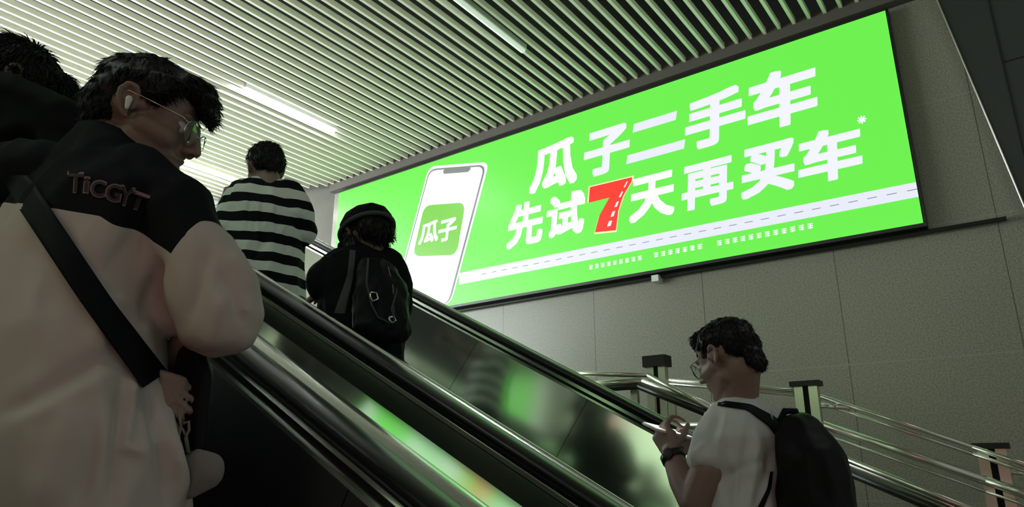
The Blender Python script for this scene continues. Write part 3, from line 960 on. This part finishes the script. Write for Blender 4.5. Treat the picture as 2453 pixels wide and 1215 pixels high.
# embroidery across the shoulder blades: laid on the cloth
tree = TREE1
def on_cloth(x, y, lift=.0015, tr=None):
    d = at(x, y, 1.0).normalized()
    h = (tr or tree).ray_cast(Vector((0, 0, 0)), d)
    if h[0] is None: return at(x, y, 1.1)
    return h[0] - d*lift
def stitched(word, mt, par, name, lf=.0015):
    b = bmesh.new()
    for ch, x, y, w_, h_, rot in word:
        cu = bpy.data.curves.new('g', 'FONT'); cu.body = ch; cu.offset = .02
        o = bpy.data.objects.new('g', cu); C.objects.link(o)
        me = bpy.data.meshes.new_from_object(o.evaluated_get(bpy.context.evaluated_depsgraph_get()))
        xs = [v.co.x for v in me.vertices]; ys = [v.co.y for v in me.vertices]
        x0, x1, y0, y1 = min(xs), max(xs), min(ys), max(ys)
        ca, sa = math.cos(rot), math.sin(rot)
        vs = []
        for v in me.vertices:
            a = ((v.co.x-x0)/(x1-x0)-.5)*w_; c = -((v.co.y-y0)/(y1-y0)-.5)*h_
            vs.append(b.verts.new(on_cloth(x+a*ca-c*sa, y+a*sa+c*ca, lf)))
        for p in me.polygons: b.faces.new([vs[k] for k in p.vertices])
        bpy.data.objects.remove(o); bpy.data.curves.remove(cu); bpy.data.meshes.remove(me)
    me = bpy.data.meshes.new(name); b.to_mesh(me); b.free()
    return link_mesh(name, me, mt, par)
stitched([('T', 180, 437, 40, 52, .05), ('i', 207, 443, 17, 42, .1), ('C', 235, 452, 39, 43, .15), ('G', 272, 462, 41, 45, .2), ('Y', 302, 470, 39, 49, .25), ('T', 331, 482, 47, 45, .35)], M['pink_edge'], ppl, 'embroidery_edge')
stitched([('T', 182, 438, 34, 44, .05), ('i', 207, 443, 10, 34, .1), ('C', 235, 452, 32, 36, .15), ('G', 272, 462, 34, 38, .2), ('Y', 301, 470, 32, 42, .25), ('T', 330, 482, 40, 38, .35)], M['pink'], ppl, 'embroidery', .003)

# strap, bag, charm, glasses, earbud
def ribbon(bm, left, right, tr=None, lift=.004, th=.003, n=14):
    def sm(P_):
        out = []
        m_ = len(P_)-1
        for k in range(n*m_+1):
            t = min(k/n, m_-1e-6); i = int(t); f = t-i
            out.append((P_[i][0]*(1-f)+P_[i+1][0]*f, P_[i][1]*(1-f)+P_[i+1][1]*f))
        return out
    L, Rr = sm(left), sm(right)
    nc = 6
    def relax(Q):
        for _ in range(5): Q = [Q[0]]+[(Q[i-1]+Q[i]*2+Q[i+1])/4 for i in range(1, len(Q)-1)]+[Q[-1]]
        return Q
    cols = []
    for c in range(nc):
        t = c/(nc-1)
        q = [on_cloth(a[0]*(1-t)+d[0]*t, a[1]*(1-t)+d[1]*t, lift, tr) for a, d in zip(L, Rr)]
        cols.append(relax(q))
    for _ in range(2):
        cols = [cols[0]]+[[(a+b_*2+d)/4 for a, b_, d in zip(cols[c-1], cols[c], cols[c+1])] for c in range(1, nc-1)]+[cols[-1]]
    top = [[bm.verts.new(p) for p in q] for q in cols]
    bot = [[bm.verts.new(p+p.normalized()*th) for p in q] for q in cols]
    m_ = len(cols[0])
    for c in range(nc-1):
        for i in range(m_-1):
            bm.faces.new((top[c][i], top[c][i+1], top[c+1][i+1], top[c+1][i]))
            bm.faces.new((bot[c][i], bot[c+1][i], bot[c+1][i+1], bot[c][i+1]))
    for i in range(m_-1):
        bm.faces.new((top[0][i], bot[0][i], bot[0][i+1], top[0][i+1]))
        bm.faces.new((top[-1][i], top[-1][i+1], bot[-1][i+1], bot[-1][i]))
bag = thing('crossbody_bag', 'black crossbody bag on a wide strap across the beige jacket back', 'bag', at(440, 980, 1.12))
b = bmesh.new()
ribbon(b, [(0, 420), (45, 500), (190, 720), (342, 930)], [(70, 420), (122, 500), (270, 720), (402, 890)], lift=.012)
obj('strap', b, M['webbing'], bag, True)
b = bmesh.new()
FB = frame(rt*.75+fh*.66)
hull(b, [(at(455, 850, 1.11), (.035, .018, .02), FB), (at(470, 905, 1.11), (.055, .020, .03), FB), (at(448, 1085, 1.09), (.065, .022, .02), FB)])
me = remesh(b, .006, 4)
link_mesh('pouch', me, M['nylon'], bag, True)
b = bmesh.new()
for x, y in ((420, 985), (432, 1000), (436, 1020)):
    pass
tube(b, [at(*q) for q in ((405, 960, 1.05), (428, 985, 1.045), (434, 1020, 1.04), (428, 1045, 1.035), (432, 1080, 1.03))], .0022, 8)
obj('drawcord', b, M['cord'], bag, True)
ch = thing('bag_charm', 'rounded grey felt charm hanging on thin cords from the black bag', 'charm', at(485, 1130, 1.03))
b = bmesh.new()
FC = frame(fh*.9+rt*.3)
hull(b, [(at(470, 1125, 1.035), (.033, .012, .030), FC), (at(508, 1128, 1.035), (.022, .010, .026), FC), (at(450, 1155, 1.035), (.03, .012, .026), FC)])
me = remesh(b, .003, 4); link_mesh('charm_body', me, M['charm'], ch, True)
b = bmesh.new()
tube(b, [at(*q) for q in ((440, 1015, 1.04), (452, 1010, 1.04), (453, 1030, 1.04), (444, 1050, 1.038), (450, 1085, 1.035))], .0022, 8)
tube(b, [at(*q) for q in ((432, 1020, 1.04), (446, 1045, 1.04), (453, 1085, 1.035))], .002, 8)
obj('loop_cord', b, M['cord'], ch, True)

def spectacles(c, F, k, label, rimr=.0011, mtr='steel', lens=True):
    g = thing('eyeglasses', label, 'glasses', c+F @ Vector((0, .1*k, .005)))
    P = lambda x, y, z: c + F @ Vector((x*k, y*k, z*k))
    for s in (-1, 1):
        b = bmesh.new()
        rim = [P(s*.034+.026*math.cos(a), .098-.006*abs(math.cos(a))*(1 if math.cos(a)*s > 0 else 0), .004+.022*math.sin(a)) for a in [2*math.pi*i/28 for i in range(29)]]
        tube(b, rim, rimr, 6, cap=False)
        rim_ = obj('rim', b, M[mtr], g, True)
        if lens:
            b = bmesh.new()
            f1 = [b.verts.new(p) for p in rim[:-1]]
            f2 = [b.verts.new(p+F.col[1]*.0015) for p in rim[:-1]]
            b.faces.new(f1[::-1]); b.faces.new(f2)
            for i in range(len(f1)): b.faces.new((f1[i], f1[(i+1) % len(f1)], f2[(i+1) % len(f1)], f2[i]))
            obj('lens', b, M['lens'], rim_)
        b = bmesh.new()
        tube(b, [P(s*.060, .094, .012), P(s*.074, .085, .014), P(s*.080, .02, .020), P(s*.083, -.015, .022), P(s*.082, -.032, .006)], rimr, 6)
        obj('temple', b, M[mtr], g, True)
    b = bmesh.new()
    tube(b, [P(-.009, .099, .008), P(0, .103, .011), P(.009, .099, .008)], rimr, 6)
    obj('bridge', b, M[mtr], g, True)
    return g
spectacles(hc, FH, HK, 'thin round wire glasses worn by the man looking down at left')
b = bmesh.new()
e0_ = hc+FH @ Vector((.086, -.006, .006))*HK
hull(b, [(e0_, (.005, .006, .006), FH), (e0_+FH @ Vector((.001, .004, -.015)), (.003, .0035, .005), FH)])
me = remesh(b, .0012, 3)
tag(link_mesh('wireless_earbud', me, M['earbud'], None, True), 'white wireless earbud in the ear of the man at left', 'earbud')

# ================================================================== 2. person in black at the top left corner
hc2 = at(22, 218, 1.62)
F2 = look(.75, .62, R(35))
p2 = thing('person', 'person in black with tousled dark hair behind the man with the earbud', 'person', (hc2.x, hc2.y, tread_z(hc2.y)))
b = bmesh.new()
head_parts(b, hc2, F2, .90)
T2 = frame(rt*.3+fh*.95)
chain(b, [(hc2+F2 @ Vector((0, -.03, -.06)), .055), (at(0, 330, 1.6), .06), (at(-40, 480, 1.55), (.12, .08, .1), T2), (at(-60, 800, 1.45), (.12, .08, .1), T2)])
body('body', b, p2, M['skin_dark'], .005)
hair_mesh('hair', hp, hc2, F2, .90, p2, 4000, .036, .0024, lift=.3, seed=9)
b = bmesh.new()
chain(b, [(at(-60, 1300, 1.4), (.16, .13, .1), T2), (at(-60, 900, 1.45), (.15, .12, .1), T2), (at(-40, 480, 1.55), (.19, .12, .09), T2), (at(0, 330, 1.6), (.14, .10, .05), T2)])
chain(b, [(at(-60, 200, 1.52), .045), (at(10, 214, 1.52), .042), (at(95, 256, 1.52), .042), (at(142, 282, 1.52), .045), (at(160, 340, 1.52), .055), (at(165, 480, 1.5), .065)])
hull(b, [(at(10, 214, 1.52), .04), (at(0, 330, 1.55), .07), (at(142, 300, 1.52), .045)])
hull(b, [(at(0, 330, 1.6), .08), (at(110, 320, 1.56), .06), (at(0, 260, 1.6), .05)])
garment('jacket', b, p2, M['black_cloth'], .008, 6, folds(8, .010, (7, 7, 9)))
legs(p2, at(-60, 1330, 1.42), T2, (hc2.y-.1, hc2.y+.0), (hc2.x-.25, hc2.x-.06))

# ================================================================== 3. rider in the striped shirt
hc3 = at(634, 412, 3.05)
F3 = look(-.62, .78, R(14), R(-4))
p3 = thing('person', 'rider in a black and white striped shirt seen from behind on the far escalator', 'person', (hc3.x, hc3.y, tread_z(hc3.y)))
T3 = frame(rt*-.55+fh*.83)
b = bmesh.new()
head_parts(b, hc3, F3, .92)
nk = hc3 + F3 @ Vector((0, -.03, -.13))
hull(b, [(hc3+F3 @ Vector((0, -.03, -.05)), .05), (nk, .055)])
base3 = at(640, 600, 2.95)
hull(b, [(nk, .045), (base3+Vector((0, 0, .1)), (.10, .06, .08), T3)])
hull(b, [(base3+Vector((0, 0, .1)), .06), (at(580, 490, 2.97), .03)])
hull(b, [(base3+Vector((0, 0, .1)), .06), (at(695, 500, 2.99), .03)])
hull(b, [(base3+Vector((0, 0, .1)), (.10, .06, .08), T3), (base3-Vector((0, 0, .25)), (.10, .07, .1), T3)])
# left forearm folded forward, right arm down
lw_ = at(528, 505, 2.86)
chain(b, [(at(580, 490, 2.97), .035), (at(535, 540, 2.88), .038), (at(535, 500, 3.08), .03), (at(545, 470, 3.2), .026)])
FLh = frame((fh*.6+UP*.8), -fh)
hand(b, at(545, 468, 3.2), FLh, k=.85, curl=(30, 40, 30))
chain(b, [(at(695, 500, 2.99), .035), (at(728, 560, 3.02), .038), (at(690, 560, 3.25), .027)])
hand(b, at(690, 560, 3.25), frame(fh*.8-rt*.3+UP*.3), k=.85)
body('body', b, p3, M['skin'], .0055)
S3 = [[((0, -.022, .058), (.086, .103, .082))], [((0, -.062, .018), (.079, .062, .064))], [((0, .05, .10), (.062, .045, .034))], [((0, -.09, -.02), (.045, .018, .03))]]
hair_mesh('hair', S3, hc3, F3, .90, p3, 2600, .020, .0026, lift=.5, seed=12)
b = bmesh.new()
chain(b, [(at(640, 436, 3.02), (.068, .06, .014), T3), (at(642, 462, 3.0), (.145, .085, .022), T3), (at(638, 510, 2.98), (.172, .115, .04), T3), (at(634, 590, 2.95), (.165, .12, .05), T3), (at(632, 680, 2.9), (.170, .125, .04), T3), (at(632, 730, 2.87), (.172, .125, .02), T3)])
chain(b, [(at(585, 462, 3.0), .06), (at(562, 500, 2.94), .066), (at(548, 535, 2.90), .066)])
chain(b, [(at(690, 462, 3.0), .062), (at(716, 510, 3.0), .062), (at(722, 555, 3.01), .062)])
def stripes():
    mt = bpy.data.materials.new('striped_cloth'); mt.use_nodes = True
    nt = mt.node_tree; bs = nt.nodes['Principled BSDF']; bs.inputs['Roughness'].default_value = .85
    tc = nt.nodes.new('ShaderNodeTexCoord'); sp = nt.nodes.new('ShaderNodeSeparateXYZ')
    nt.links.new(tc.outputs['Object'], sp.inputs[0])
    n = nt.nodes.new('ShaderNodeTexNoise'); n.inputs['Scale'].default_value = 5
    nt.links.new(tc.outputs['Object'], n.inputs['Vector'])
    a = nt.nodes.new('ShaderNodeMath'); a.operation = 'MULTIPLY_ADD'; a.inputs[1].default_value = .022
    nt.links.new(n.outputs['Fac'], a.inputs[0]); nt.links.new(sp.outputs['Z'], a.inputs[2])
    m2 = nt.nodes.new('ShaderNodeMath'); m2.operation = 'MULTIPLY'; m2.inputs[1].default_value = 1/.081
    nt.links.new(a.outputs[0], m2.inputs[0])
    f = nt.nodes.new('ShaderNodeMath'); f.operation = 'FRACT'; nt.links.new(m2.outputs[0], f.inputs[0])
    g = nt.nodes.new('ShaderNodeMath'); g.operation = 'GREATER_THAN'; g.inputs[1].default_value = .5
    nt.links.new(f.outputs[0], g.inputs[0])
    mx = nt.nodes.new('ShaderNodeMix'); mx.data_type = 'RGBA'
    mx.inputs[6].default_value = (.007, .010, .011, 1); mx.inputs[7].default_value = (.74, .80, .74, 1); bs.inputs['Specular IOR Level'].default_value = .1
    nt.links.new(g.outputs[0], mx.inputs[0]); nt.links.new(mx.outputs[2], bs.inputs['Base Color'])
    return mt
garment('shirt', b, p3, stripes(), .007, 5, folds(3, .010, (8, 8, 5), T3, .35, creases([(600, 450, 590, 560, 7, -.007), (620, 470, 615, 600, 6, .006), (660, 470, 665, 600, 7, -.006), (700, 500, 690, 640, 7, .006), (640, 560, 600, 640, 8, -.006), (720, 470, 735, 560, 6, -.007)])))
legs(p3, at(640, 740, 2.87), T3, (hc3.y-.06, hc3.y+.04), (hc3.x-.1, hc3.x+.12))

# ================================================================== 4. rider in the black cap
hc4 = at(876, 580, 2.48)
F4 = look(-.68, .73, R(20), R(0))
p4 = thing('person', 'rider in black with a cap and small backpack just ahead of the striped shirt', 'person', (hc4.x, hc4.y, tread_z(hc4.y)))
p4['label'] = 'rider in black wearing a dark cap, a black drawstring backpack on the back'
T4 = frame(rt*-.62+fh*.78)
b = bmesh.new()
head_parts(b, hc4, F4, .92)
nk = at(878, 605, 2.47)
hull(b, [(hc4+F4 @ Vector((0, -.02, -.05)), .048), (nk, .05)])
hull(b, [(nk, .045), (at(865, 700, 2.42), (.10, .07, .06), T4)])
hull(b, [(at(865, 700, 2.42), (.10, .07, .08), T4), (at(865, 830, 2.33), (.10, .07, .1), T4)])
hull(b, [(at(865, 700, 2.42), .05), (at(800, 645, 2.42), .03)])
chain(b, [(at(800, 645, 2.42), .035), (at(768, 680, 2.36), .035), (at(775, 695, 2.52), .03)])
Y4 = (rt*-.75-UP*.35+fh*.4).normalized(); Z4 = -fh*.6+UP*.8; Z4 = (Z4-Y4*Z4.dot(Y4)).normalized()
hull(b, [(at(775, 695, 2.52), .03), (at(768, 700, 2.44), .024)])
hand(b, at(768, 702, 2.43), Matrix((Y4.cross(Z4), Y4, Z4)).transposed(), k=.8, curl=(25, 40, 30))
body('body', b, p4, M['skin_dark'], .005)
H4 = [[((0, -.02, .05), (.083, .100, .072))], [((0, -.07, .01), (.076, .055, .062))], [((.074, -.0, .0), (.012, .028, .06)), ((.07, -.02, -.06), (.012, .02, .02))], [((-.074, -.0, .0), (.012, .028, .06)), ((-.07, -.02, -.05), (.012, .02, .02))]]
hair_mesh('hair', H4, hc4, F4, .95, p4, 1200, .04, .003, lift=.15, seed=21)
cb = bmesh.new()
P = lambda x, y, z: hc4+F4 @ Vector((x, y, z))*.95
hull(cb, [(P(0, -.018, .068), (.090, .106, .058), F4), (P(0, -.018, .052), (.092, .108, .02), F4)])
hull(cb, [(P(0, .085, .040), (.060, .02, .006), F4), (P(0, .150, .018), (.045, .022, .004), F4)])
ell(cb, P(0, -.018, .127), .008*.95, F4, 2)
me = remesh(cb, .0045, 3)
link_mesh('cap', me, M['black_cloth'], p4, True)
cb = bmesh.new()
tube(cb, [P(.094*math.cos(a), -.018+.111*math.sin(a), .040) for a in [2*math.pi*i/32 for i in range(33)]], .008, 8, cap=False)
for v in cb.verts:
    pass
obj('cap_band', cb, M['grey_cloth'], p4, True)
b = bmesh.new()
chain(b, [(at(880, 600, 2.47), (.068, .06, .016), T4), (at(878, 628, 2.45), (.14, .09, .03), T4), (at(868, 690, 2.42), (.155, .11, .05), T4), (at(866, 770, 2.37), (.15, .115, .05), T4), (at(866, 860, 2.32), (.15, .12, .05), T4), (at(866, 930, 2.28), (.15, .12, .05), T4)])
chain(b, [(at(818, 632, 2.43), .058), (at(790, 660, 2.38), .062), (at(768, 680, 2.35), .052)])
hull(b, [(at(768, 680, 2.35), .05), (at(775, 700, 2.40), .035)])
chain(b, [(at(925, 630, 2.47), .058), (at(945, 680, 2.47), .058), (at(950, 740, 2.45), .05)])
garment('jacket', b, p4, M['black_cloth'], .006, 5, folds(6, .008, (9, 9, 7), T4))
tr4 = bvh([o for o in p4.children if o.name.startswith('jacket')][0])
b = bmesh.new()
ribbon(b, [(838, 598), (832, 660), (800, 750)], [(852, 600), (848, 660), (828, 752)], tr4, .003, .002)
obj('sleeve_stripe', b, M['grey_cloth'], p4, True)
b = bmesh.new()
ribbon(b, [(770, 728), (800, 752)], [(800, 700), (838, 740)], tr4, .003, .002)
b.free()
legs(p4, at(866, 900, 2.30), T4, (hc4.y-.05, hc4.y+.05), (hc4.x-.1, hc4.x+.1))
bp4 = thing('backpack', 'small black drawstring backpack with silver rings on the rider in the cap', 'backpack', at(910, 720, 2.28))
b = bmesh.new()
hull(b, [(at(905, 640, 2.33), (.07, .035, .03), T4), (at(915, 700, 2.27), (.095, .06, .05), T4), (at(915, 790, 2.22), (.10, .065, .05), T4)])
garment('sack', b, bp4, M['nylon'], .006, 5, folds(11, .008, (12, 12, 8)))
trb = bvh(bp4.children[0])
for nm, pts, mt, r in (('cord', [(882, 620), (878, 680), (890, 730), (905, 760), (935, 775)], 'grey_cloth', .0035), ('cord', [(945, 640), (950, 700), (938, 740), (945, 775)], 'grey_cloth', .0035), ('cord', [(930, 640), (942, 690), (944, 760)], 'cord', .002),
                       ('metal_ring', [(888, 700), (902, 702), (906, 716), (893, 722), (887, 712), (888, 700)], 'steel', .003), ('metal_ring', [(932, 760), (944, 758), (948, 768), (938, 774), (932, 766), (932, 760)], 'steel', .0035)):
    b = bmesh.new()
    tube(b, [on_cloth(x, y, .004, trb) if trb.ray_cast(Vector((0, 0, 0)), at(x, y, 1).normalized())[0] else at(x, y, 2.27) for x, y in pts], r, 8)
    obj(nm, b, M[mt], bp4, True)

# ================================================================== 5. man in the white T-shirt
hc5 = at(1740, 866, 2.02)
F5 = look(-.66, .75, R(20), R(3))
p5 = thing('person', 'man in a white T-shirt checking his phone on the far escalator', 'person', (hc5.x, hc5.y, tread_z(hc5.y)))
T5 = frame(rt*-.72+fh*.70)
b = bmesh.new()
head_parts(b, hc5, F5, .90)
nk = at(1768, 965, 2.0)
hull(b, [(hc5+F5 @ Vector((0, -.035, -.04)), (.052, .055, .05), F5), (nk, .058)])
hull(b, [(nk, .052), (at(1790, 1070, 1.96), (.11, .07, .06), T5)])
hull(b, [(at(1790, 1070, 1.96), .06), (at(1720, 1050, 1.91), .035)])
hull(b, [(at(1790, 1070, 1.96), .06), (at(1845, 1060, 2.02), .035)])
hull(b, [(at(1790, 1070, 1.96), (.11, .07, .08), T5), (at(1800, 1300, 1.85), (.11, .08, .1), T5)])
# near arm: upper arm down, forearm raised to the phone
elb = at(1668, 1205, 1.86)
chain(b, [(at(1720, 1050, 1.91), .045), (at(1700, 1130, 1.87), .052), (elb, .046)])
wr5 = at(1608, 1088, 1.98)
chain(b, [(elb, .046), (at(1638, 1150, 1.92), .042), (wr5, .027)])
Y5 = (at(1586, 1040, 2.02)-wr5).normalized()
Z5 = (-rt*.75-fw*.65); Z5 = (Z5-Y5*Z5.dot(Y5)).normalized(); X5 = Y5.cross(Z5)
hand(b, wr5, Matrix((X5, Y5, Z5)).transposed(), k=.92, curl=(58, 50, 25), thumb=(.3, .5, -.8))
# far arm
chain(b, [(at(1845, 1060, 2.02), .035), (at(1800, 1200, 2.12), .044), (at(1700, 1110, 2.18), .036), (at(1655, 1062, 2.12), .027)])
Y6 = (at(1600, 1045, 2.07)-at(1655, 1062, 2.12)).normalized(); Z6 = (fw*.8-uu*.3); Z6 = (Z6-Y6*Z6.dot(Y6)).normalized()
hand(b, at(1655, 1062, 2.12), Matrix((Y6.cross(Z6), Y6, Z6)).transposed(), k=.8, curl=(40, 45, 25))
body('body', b, p5, M['skin_pale'], .0042)
H5 = [[((0, -.020, .060), (.088, .104, .078))], [((0, -.068, .025), (.080, .058, .066))], [((0, .040, .095), (.070, .045, .035))], [((0, -.096, -.030), (.056, .024, .05))]]
hair_mesh('hair', H5, hc5, F5, .88, p5, 5500, .018, .0020, lift=.4, seed=31)
b = bmesh.new()
chain(b, [(at(1772, 962, 2.0), (.070, .062, .012), T5), (at(1778, 990, 1.985), (.13, .08, .025), T5), (at(1782, 1050, 1.95), (.165, .105, .05), T5), (at(1795, 1150, 1.92), (.150, .115, .05), T5), (at(1800, 1260, 1.87), (.150, .12, .05), T5), (at(1805, 1380, 1.82), (.155, .12, .05), T5)])
chain(b, [(at(1735, 1020, 1.93), .060), (at(1712, 1065, 1.90), .064), (at(1702, 1098, 1.885), (.066, .066, .04))])
chain(b, [(at(1835, 1020, 2.02), .060), (at(1845, 1080, 2.04), .064)])
dr5 = creases([(1725, 1000, 1690, 1080, 9, -.006), (1745, 1000, 1715, 1100, 9, .006), (1790, 1030, 1770, 1215, 11, -.008), (1815, 1060, 1795, 1215, 10, .007), (1850, 1080, 1810, 1215, 10, -.007), (1690, 1060, 1660, 1090, 7, .005), (1760, 1120, 1735, 1215, 9, -.007),
               (1735, 1140, 1830, 1100, 10, -.005)])
garment('tshirt', b, p5, M['white_cloth'], .006, 5, folds(14, .008, (9, 9, 3.5), T5, .3, dr5))
legs(p5, at(1805, 1420, 1.80), T5, (hc5.y-.1, hc5.y+.0), (hc5.x-.12, hc5.x+.10))
spectacles(hc5, F5, .90, 'thin glasses worn by the man in the white T-shirt', .001, 'darksteel')
ph5 = thing('phone', 'phone in a pale case held up by the man in white', 'phone', at(1600, 1035, 2.03))
FP = Matrix(((at(1650, 1040, 2.06)-at(1560, 1020, 2.0)).normalized(), Vector((0, 0, 0)), Vector((0, 0, 0)))).transposed()
xa = (at(1650, 1045, 2.07)-at(1565, 1024, 2.02)).normalized(); za = (UP*.8-fh*.3); za = (za-xa*za.dot(xa)).normalized(); ya = za.cross(xa)
FP = Matrix((xa, ya, za)).transposed()
b = bmesh.new(); bx(b, Vector(at(1600, 1033, 2.04))-Vector((.07, .036, .004)), Vector(at(1600, 1033, 2.04))+Vector((.07, .036, .004)), FP)
bmesh.ops.bevel(b, geom=b.edges[:], offset=.003, segments=2, affect='EDGES')
obj('case', b, M['earbud'], ph5, True)
b = bmesh.new(); cS = at(1600, 1033, 2.04)+za*.0046; bx(b, cS-Vector((.066, .032, .0004)), cS+Vector((.066, .032, .0004)), FP)
obj('screen', b, M['screen'], ph5)
wt = thing('wristwatch', 'black watch on the wrist of the man holding a phone', 'watch', wr5)
ax = (wr5-at(1638, 1150, 1.92)).normalized(); q1 = ax.orthogonal().normalized(); q2 = ax.cross(q1)
wc = wr5 - ax*.012
b = bmesh.new()
pr = [(.031, -.010), (.034, -.010), (.034, .010), (.031, .010)]
n = 28
rings = [[b.verts.new(wc+ax*h+(q1*math.cos(a)+q2*math.sin(a))*r) for r, h in pr] for a in [2*math.pi*i/n for i in range(n)]]
for i in range(n):
    for k in range(4): b.faces.new((rings[i][k], rings[i][(k+1) % 4], rings[(i+1) % n][(k+1) % 4], rings[(i+1) % n][k]))
obj('band', b, M['black'], wt, True)
b = bmesh.new(); dz = (-fw-rt*.3); dz = (dz-ax*dz.dot(ax)).normalized()
FW = Matrix((ax.cross(dz), ax, dz)).transposed()
hull(b, [(wc+dz*.033, (.017, .017, .005), FW), (wc+dz*.038, (.015, .015, .003), FW)])
obj('dial', b, M['black'], wt, True)
bk = thing('backpack', 'large black backpack worn by the man in the white T-shirt', 'backpack', at(1960, 1150, 1.85))
b = bmesh.new()
hull(b, [(at(1915, 1020, 1.88), (.08, .05, .03), T5), (at(1945, 1100, 1.82), (.12, .08, .06), T5)])
hull(b, [(at(1945, 1100, 1.82), (.12, .08, .06), T5), (at(1965, 1260, 1.78), (.14, .095, .08), T5)])
hull(b, [(at(1965, 1260, 1.78), (.14, .095, .08), T5), (at(1965, 1400, 1.74), (.14, .09, .06), T5)])
garment('pack', b, bk, M['nylon'], .007, 6, folds(17, .008, (8, 8, 6)))
tr5 = bvh([o for o in p5.children if o.name.startswith('tshirt')][0])
b = bmesh.new()
ribbon(b, [(1722, 958), (1800, 968), (1860, 1000), (1890, 1030)], [(1718, 972), (1790, 982), (1840, 1020), (1868, 1060)], tr5, .006, .006)
obj('shoulder_strap', b, M['webbing'], bk, True)
b = bmesh.new()
tube(b, [at(1868, 1010, 1.86), at(1880, 985, 1.87), at(1905, 985, 1.88), at(1915, 1010, 1.87)], .009, 8)
obj('grab_handle', b, M['webbing'], bk, True)
b = bmesh.new()
ribbon(b, [(1845, 1130), (1838, 1170), (1815, 1215)], [(1852, 1130), (1848, 1172), (1826, 1225)], tr5, .004, .003)
obj('lower_strap', b, M['webbing'], bk, True)
